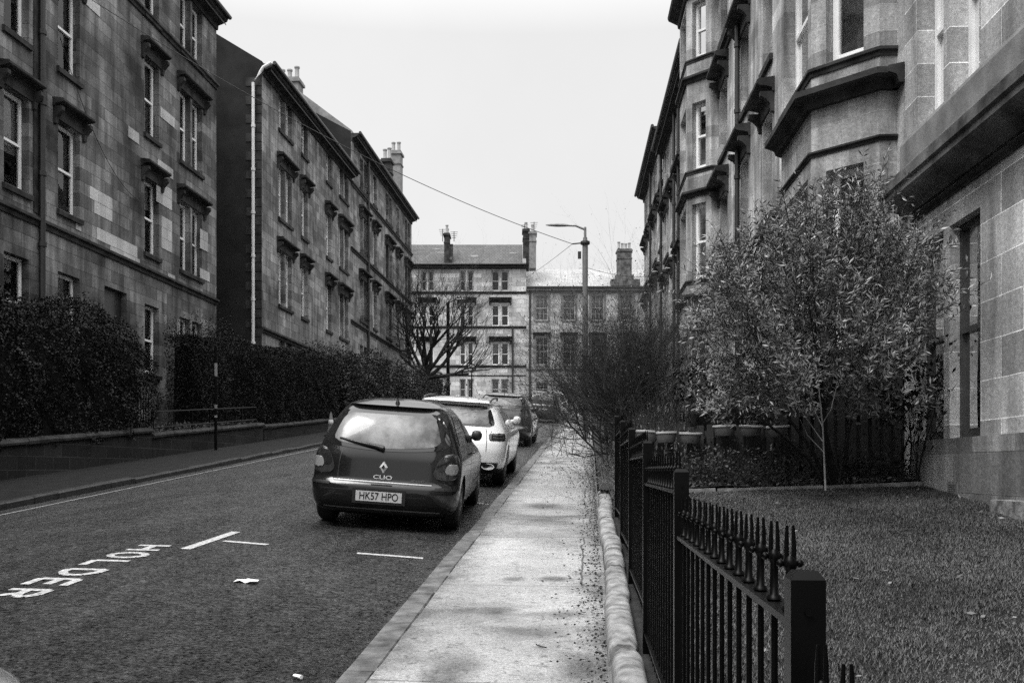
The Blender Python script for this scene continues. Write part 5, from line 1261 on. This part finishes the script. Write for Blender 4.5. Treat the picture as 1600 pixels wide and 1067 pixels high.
# dark stake the hose hangs on
mb = MB(); mb.box(hz.x - .05, hz.x + .05, hz.y + .10, hz.y + .2, lawn_z(3, 12) - .1, hz.z + .55)
tag(mb.build('timber_post', M['fence_wood']), 'dark timber post carrying the coiled hose', 'post')

# ================================================================== left garden walls, rails, posts
def low_wall(label, y0, y1, h, mat='wall_low'):
    T = thing('garden_wall', label, 'wall', (-10.3, (y0 + y1) / 2, SL * (y0 + y1) / 2), 'low garden walls along the left pavement')
    fW = Fr(-10.2, 0, 0, 1, 1, 0); mb = MB(); m = max(2, int((y1 - y0) / 1.0)); c = MB()
    for i in range(m):
        a, b = y0 + (y1 - y0) * i / m, y0 + (y1 - y0) * (i + 1) / m
        za, zb = SL * a, SL * b
        q = [(a, za - .3), (b, zb - .3), (b, zb + h), (a, za + h)]; mb.poly([fW.pt(s, 0, z) for s, z in q], q)
        k = .012; t = [(-.24, h), (.05, h), (.06, h + .05), (.02, h + .10), (-.24, h + .11)]
        A = [fW.pt(a + k, n, za + z + rnd.uniform(-.008, .008)) for n, z in t]; Bq = [fW.pt(b - k, n, zb + z + rnd.uniform(-.008, .008)) for n, z in t]
        for j in range(5): j2 = (j + 1) % 5; c.poly([A[j], Bq[j], Bq[j2], A[j2]])
        c.poly(A); c.poly(Bq[::-1])
    for e in (y0, y1): mb.poly([fW.pt(e, 0, SL * e - .3), fW.pt(e, 0, SL * e + h), fW.pt(e, -.24, SL * e + h), fW.pt(e, -.24, SL * e - .3)], [(0, 0), (0, 1), (.24, 1), (.24, 0)])
    mb.build('wall', M[mat], T); c.build('coping', M['trim'], T)
low_wall('high smooth dark wall under the glossy hedge at the left', 8, 22.6, .62)
low_wall('mossy wall topped by bent railings below the clipped hedge', 22.62, 30.6, .5)
low_wall('low stone wall running on beside the clipped hedge to the cone', 30.7, 40.8, .42)
low_wall('far stretch of low wall below the ivy bushes', 41.6, 66, .4)
def iron_rail(label, pts, h, spikes=False):
    T = thing('garden_rail', label, 'railing', pts[0]); P = [Vector(p) for p in pts]
    for i in range(len(P) - 1):
        a, b = P[i], P[i + 1]
        for z in ((.12, h) if not spikes else (.15, h - .2)):
            mb = MB(); mb.tube([a + Vector((0, 0, z)), b + Vector((0, 0, z))], .018, 6); mb.build('rail', M['iron'], T)
        n = max(2, int((b - a).length / (.16 if spikes else 1.1)))
        for k in range(n + 1):
            p = a.lerp(b, k / n); mb = MB(); mb.tube([p - Vector((0, 0, .1)), p + Vector((0, 0, h + (0 if not spikes else -.06))), p + Vector((0, 0, h + .02))], [.014, .014, .002 if spikes else .014], 6); mb.build('bar', M['iron'], T)
iron_rail('two bar iron rail standing on the mossy wall', [(-10.3, 22.9, SL * 22.9 + .6), (-10.3, 26.4, SL * 26.4 + .6), (-10.3, 30.2, SL * 30.2 + .6)], .5)
iron_rail('spiked iron railing by the path between the hedges', [(-12.3, 23.6, gz(23.6)), (-12.3, 27.2, gz(27.2) + .1)], 1.0, True)
sheet('front_bank', lin(-12.9, -10.45, 8), lin(22.6, 24.6, 6), lambda x, y: SL * y + .55 + .08 * math.sin(5 * x) * math.sin(4 * y), M['soil'])
n = 2500; C = np.stack([rng.uniform(-12.5, -10.3, n), rng.uniform(22.7, 30.5, n), np.zeros(n)], 1); C[:, 2] = SL * C[:, 1] + .58 + rng.uniform(0, .12, n)
tag(leaves('ground_cover', C, rng.normal(size=(n, 3)) + [0, 0, .6], .12, .03, M['scrub']), kind='stuff')
# street sign post, seen edge on
p = hit(337, 703, lambda x, y: SL * y + .03); T = thing('sign_post', 'thin dark sign post with worn pale bands on the left pavement', 'post', p)
mb = MB(); mb.tube([p - Vector((0, 0, .1)), p + Vector((0, 0, 2.75))], .038, 10); auto_smooth(mb.build('pole', M['iron'], T), 60)
for z0, z1 in ((1.95, 2.3), (1.1, 1.2), (.86, .92)):
    mb = MB(); mb.tube([p + Vector((0, 0, z0)), p + Vector((0, 0, z1))], .041, 10); auto_smooth(mb.build('band', M['lamp_steel'], T), 60)
p = hit(517, 681, lambda x, y: SL * y + .03); T = thing('traffic_cone', 'grubby traffic cone at the foot of the hedge', 'traffic cone', p)
mb = MB(); mb.box(p.x - .2, p.x + .2, p.y - .2, p.y + .2, p.z, p.z + .035); mb.build('base', M['tyre'], T)
mb = MB(); mb.lathe([(.155, .036), (.03, .82), (.022, .83)], 18, p); auto_smooth(mb.build('cone', M['cone'], T), 50)
mb = MB(); mb.lathe([(.109, .36), (.075, .56)], 18, p); mb.build('band', M['white_old'], T, True)

# ================================================================== lamps, sign, cables
def lamp(label, base, h, r0, r1, split, arm, mt0, mt1, head='lamp_steel', tilt=.12):
    b = Vector(base); T = thing('street_lamp', label, 'street lamp', b)
    mb = MB(); mb.lathe([(r0, -.1), (r0 * .96, split), (r0 * .85, split + .05), (r1 * 1.5, split + .1), (r1 * 1.5, split + .14)], 14, b); auto_smooth(mb.build('column', M[mt0], T), 40)
    mb = MB(); mb.lathe([(r1, split + .1), (r1 * .9, h)], 12, b); auto_smooth(mb.build('upper_column', M[mt1], T), 40)
    t = b + Vector((0, 0, h - .08)); ax, ay = arm; e = t + Vector((ax, ay, tilt))
    mb = MB(); mb.tube([t, t.lerp(e, .5) + Vector((0, 0, .06)), e], [.04, .034, .03], 8); auto_smooth(mb.build('arm', M[mt1], T), 50)
    d = Vector((ax, ay, 0)).normalized(); mb = MB(); s = []
    for k, (q, w_, hh) in enumerate(((-.1, .04, .035), (.05, .08, .06), (.3, .10, .075), (.55, .07, .05), (.68, .03, .015))):
        c = e + d * q; pr = Vector((-d.y, d.x, 0)); s.append([c + pr * w_ * math.cos(a) + Vector((0, 0, hh * math.sin(a) * (1 if math.sin(a) > 0 else .6))) for a in np.linspace(0, 2 * math.pi, 11)])
    mb.grid(s); auto_smooth(mb.build('lantern', M[head], T), 50)
    return T, t
lx, ly = -.12, 33.0; lz = SL * ly
LT, lt = lamp('pale concrete street lamp above the twiggy shrub', (lx, ly, lz), zat(355, lx, ly) - lz, .095, .045, zat(378, lx, ly) - lz, (-.62, -.1), 'concrete', 'lamp_steel')
mb = MB(); zb_ = zat(404, lx, ly); mb.box(lx - .24, lx - .13, ly - .1, ly + .05, zb_, zb_ + .22); mb.build('junction_box', M['pipe_black'], LT)
mb = MB(); zb_ = zat(382, lx, ly); mb.lathe([(.15, 0), (.16, .04), (.15, .1)], 14, (lx, ly, zb_)); mb.tube([(lx - .12, ly, zb_ + .05), (lx - .42, ly - .02, zb_ + .02)], .025, 6); mb.build('cable_bracket', M['pipe_black'], LT)
py = 71; pxx = -9.9; py = Yat(700, pxx)
lamp('black street lamp beside the bare tree', (pxx, py, SL * py), zat(472, pxx, py) - SL * py, .16, .13, 2.0, (.75, -.1), 'iron', 'iron', 'white_old', .25)
sx_ = at(737, 575, 78); sg_ = Vector((sx_.x, sx_.y, SL * sx_.y)); T = thing('road_sign', 'round no left turn sign on a thin pole at the junction', 'road sign', sg_)
mb = MB(); mb.tube([sg_, Vector((sg_.x, sg_.y, sx_.z + .3))], .045, 8); mb.build('pole', M['iron'], T)
fS = Fr(sg_.x, sg_.y - .06, CT, ST, ST, -CT)
def disc(mb, f, r, z, n0, n=28, ri=0):
    o = [(r * math.cos(a), z + r * math.sin(a)) for a in np.linspace(0, 2 * math.pi, n + 1)]
    for k in range(n):
        i0, i1 = [(q[0] * ri / r, z + (q[1] - z) * ri / r) for q in (o[k], o[k + 1])]
        mb.poly([f.pt(o[k][0], n0, o[k][1]), f.pt(o[k + 1][0], n0, o[k + 1][1]), f.pt(i1[0], n0, i1[1]), f.pt(i0[0], n0, i0[1])] if ri else [f.pt(o[k][0], n0, o[k][1]), f.pt(o[k + 1][0], n0, o[k + 1][1]), f.pt(0, n0, z)])
zS = sx_.z; mb = MB(); disc(mb, fS, .34, zS, .0); disc(mb, fS, .34, zS, -.02); mb.build('disc', M['white_old'], T)
mb = MB(); disc(mb, fS, .345, zS, .006, 28, .265); mb.build('border', M['iron'], T)
mb = MB()
def bar(mb, f, p, q, w_, n0):
    d = Vector((q[0] - p[0], q[1] - p[1])).normalized(); s = Vector((-d.y, d.x)) * w_ / 2
    mb.poly([f.pt(p[0] + s.x, n0, p[1] + s.y), f.pt(p[0] - s.x, n0, p[1] - s.y), f.pt(q[0] - s.x, n0, q[1] - s.y), f.pt(q[0] + s.x, n0, q[1] + s.y)])
bar(mb, fS, (.06, zS - .18), (.06, zS + .04), .06, .008); bar(mb, fS, (.09, zS + .06), (-.08, zS + .06), .06, .0085); mb.poly([fS.pt(-.06, .009, zS + .14), fS.pt(-.06, .009, zS - .02), fS.pt(-.17, .009, zS + .06)])
bar(mb, fS, (-.19, zS + .19), (.19, zS - .19), .06, .012); mb.build('arrow_symbol', M['iron'], T)
def cable(name, label, p, q, sag, r=.012):
    p, q = Vector(p), Vector(q); pts = []
    for i in range(33):
        t = i / 32; v = p.lerp(q, t); v.z -= sag * 4 * t * (1 - t); pts.append(v)
    mb = MB(); mb.tube(pts, r, 5); tag(mb.build(name, M['cable'], None, True), label, 'cable')
ca = fL.pt(fL.s_at(128, .05), .02, fL.z_at(-8, fL.s_at(128)))
end = Vector((lx - .42, ly - .02, zat(382, lx, ly) + .02))
cable('overhead_cable', 'black overhead cable slung from the left tenement to the street lamp', ca, end, .55, .011)
cable('overhead_cable', 'thin wire from the street lamp down to the tenement at the street end', end, fB.pt(S9(795), .1, Z9(447)), .2, .008)
cable('overhead_cable', 'thin wire from the street lamp across to the right tenements', (lx + .1, ly, zat(419, lx, ly)), fR.pt(38, .05, zat(423, 3.4, 38)), .25, .008)
cable('wall_cable', 'thin loose cable drooping down the face of the left tenement', fL.pt(fL.s_at(93, .03), .04, fL.z_at(60, fL.s_at(93))), fL.pt(fL.s_at(217, .03), .04, fL.z_at(315, fL.s_at(217))), .7, .009)

# ================================================================== litter
p = hit(385, 910, road_z); mb = MB(); c = [(-.085, -.03), (.05, -.055), (.095, .0), (-.05, .05)]
P = [[(p.x - .09 + .18 * i / 4, p.y - .045 + .09 * j / 3 + .02 * math.sin(i), road_z(p.x, p.y) + .012 + .012 * math.sin(2.2 * i) * math.cos(1.5 * j) + .01 * j / 3) for j in range(4)] for i in range(5)]
mb.grid(P); tag(mb.build('paper_scrap', M['paper']), 'crumpled white paper scrap lying on the road', 'litter')
p = hit(465, 1059, road_z); mb = MB(); mb.tube([(p.x - .025, p.y + .02, p.z + .01), (p.x + .03, p.y - .03, p.z + .012)], [.01, .012], 6); tag(mb.build('paper_scrap', M['paper']), 'tiny pale scrap at the bottom of the road', 'litter')
p = hit(845, 1012, lambda x, y: pav_z(x, y)); mb = MB(); mb.tube([(p.x - .03, p.y + .05, p.z + .012), (p.x + .0, p.y, p.z + .01), (p.x + .035, p.y - .05, p.z + .012)], .004, 5); tag(mb.build('fallen_twig', M['bark']), 'short dark twig lying on the pavement', 'twig')
n = 2600; yy = 2.5 + 22 * rng.random(n) ** 1.3; xx = .10 - rng.exponential(.09, n); 
C = np.stack([xx, yy, SL * yy + .012 + rng.uniform(0, .012, n)], 1); D = rng.normal(size=(n, 3)); D[:, 2] *= .2
tag(leaves('leaf_litter', C, D, .026, .015, M['litter']), kind='stuff')
n = 1500; yy = 3 + 30 * rng.random(n); xx = -1.4 - rng.exponential(.12, n)
C = np.stack([xx, yy, np.array([road_z(a, b) for a, b in zip(xx, yy)]) + .01], 1); D = rng.normal(size=(n, 3)); D[:, 2] *= .2
tag(leaves('leaf_litter', C, D, .02, .011, M['litter']), kind='stuff')
n = 80; yy = 2.2 + 9.7 * rng.random(n); xx = .5 + 3.6 * rng.random(n); C = np.stack([xx, yy, lawn_z(xx, yy) + .025], 1); D = rng.normal(size=(n, 3)); D[:, 2] *= .3
tag(leaves('fallen_leaves', C, D, .05, .02, M['twig_pale']), kind='stuff')
n = 500; yy = 3.5 + 12 * rng.random(n); xx = -1.2 + 1.3 * rng.random(n); C = np.stack([xx, yy, SL * yy + .008], 1); D = rng.normal(size=(n, 3)); D[:, 2] *= .15
tag(leaves('pavement_debris', C, D, .010, .005, M['litter']), kind='stuff')
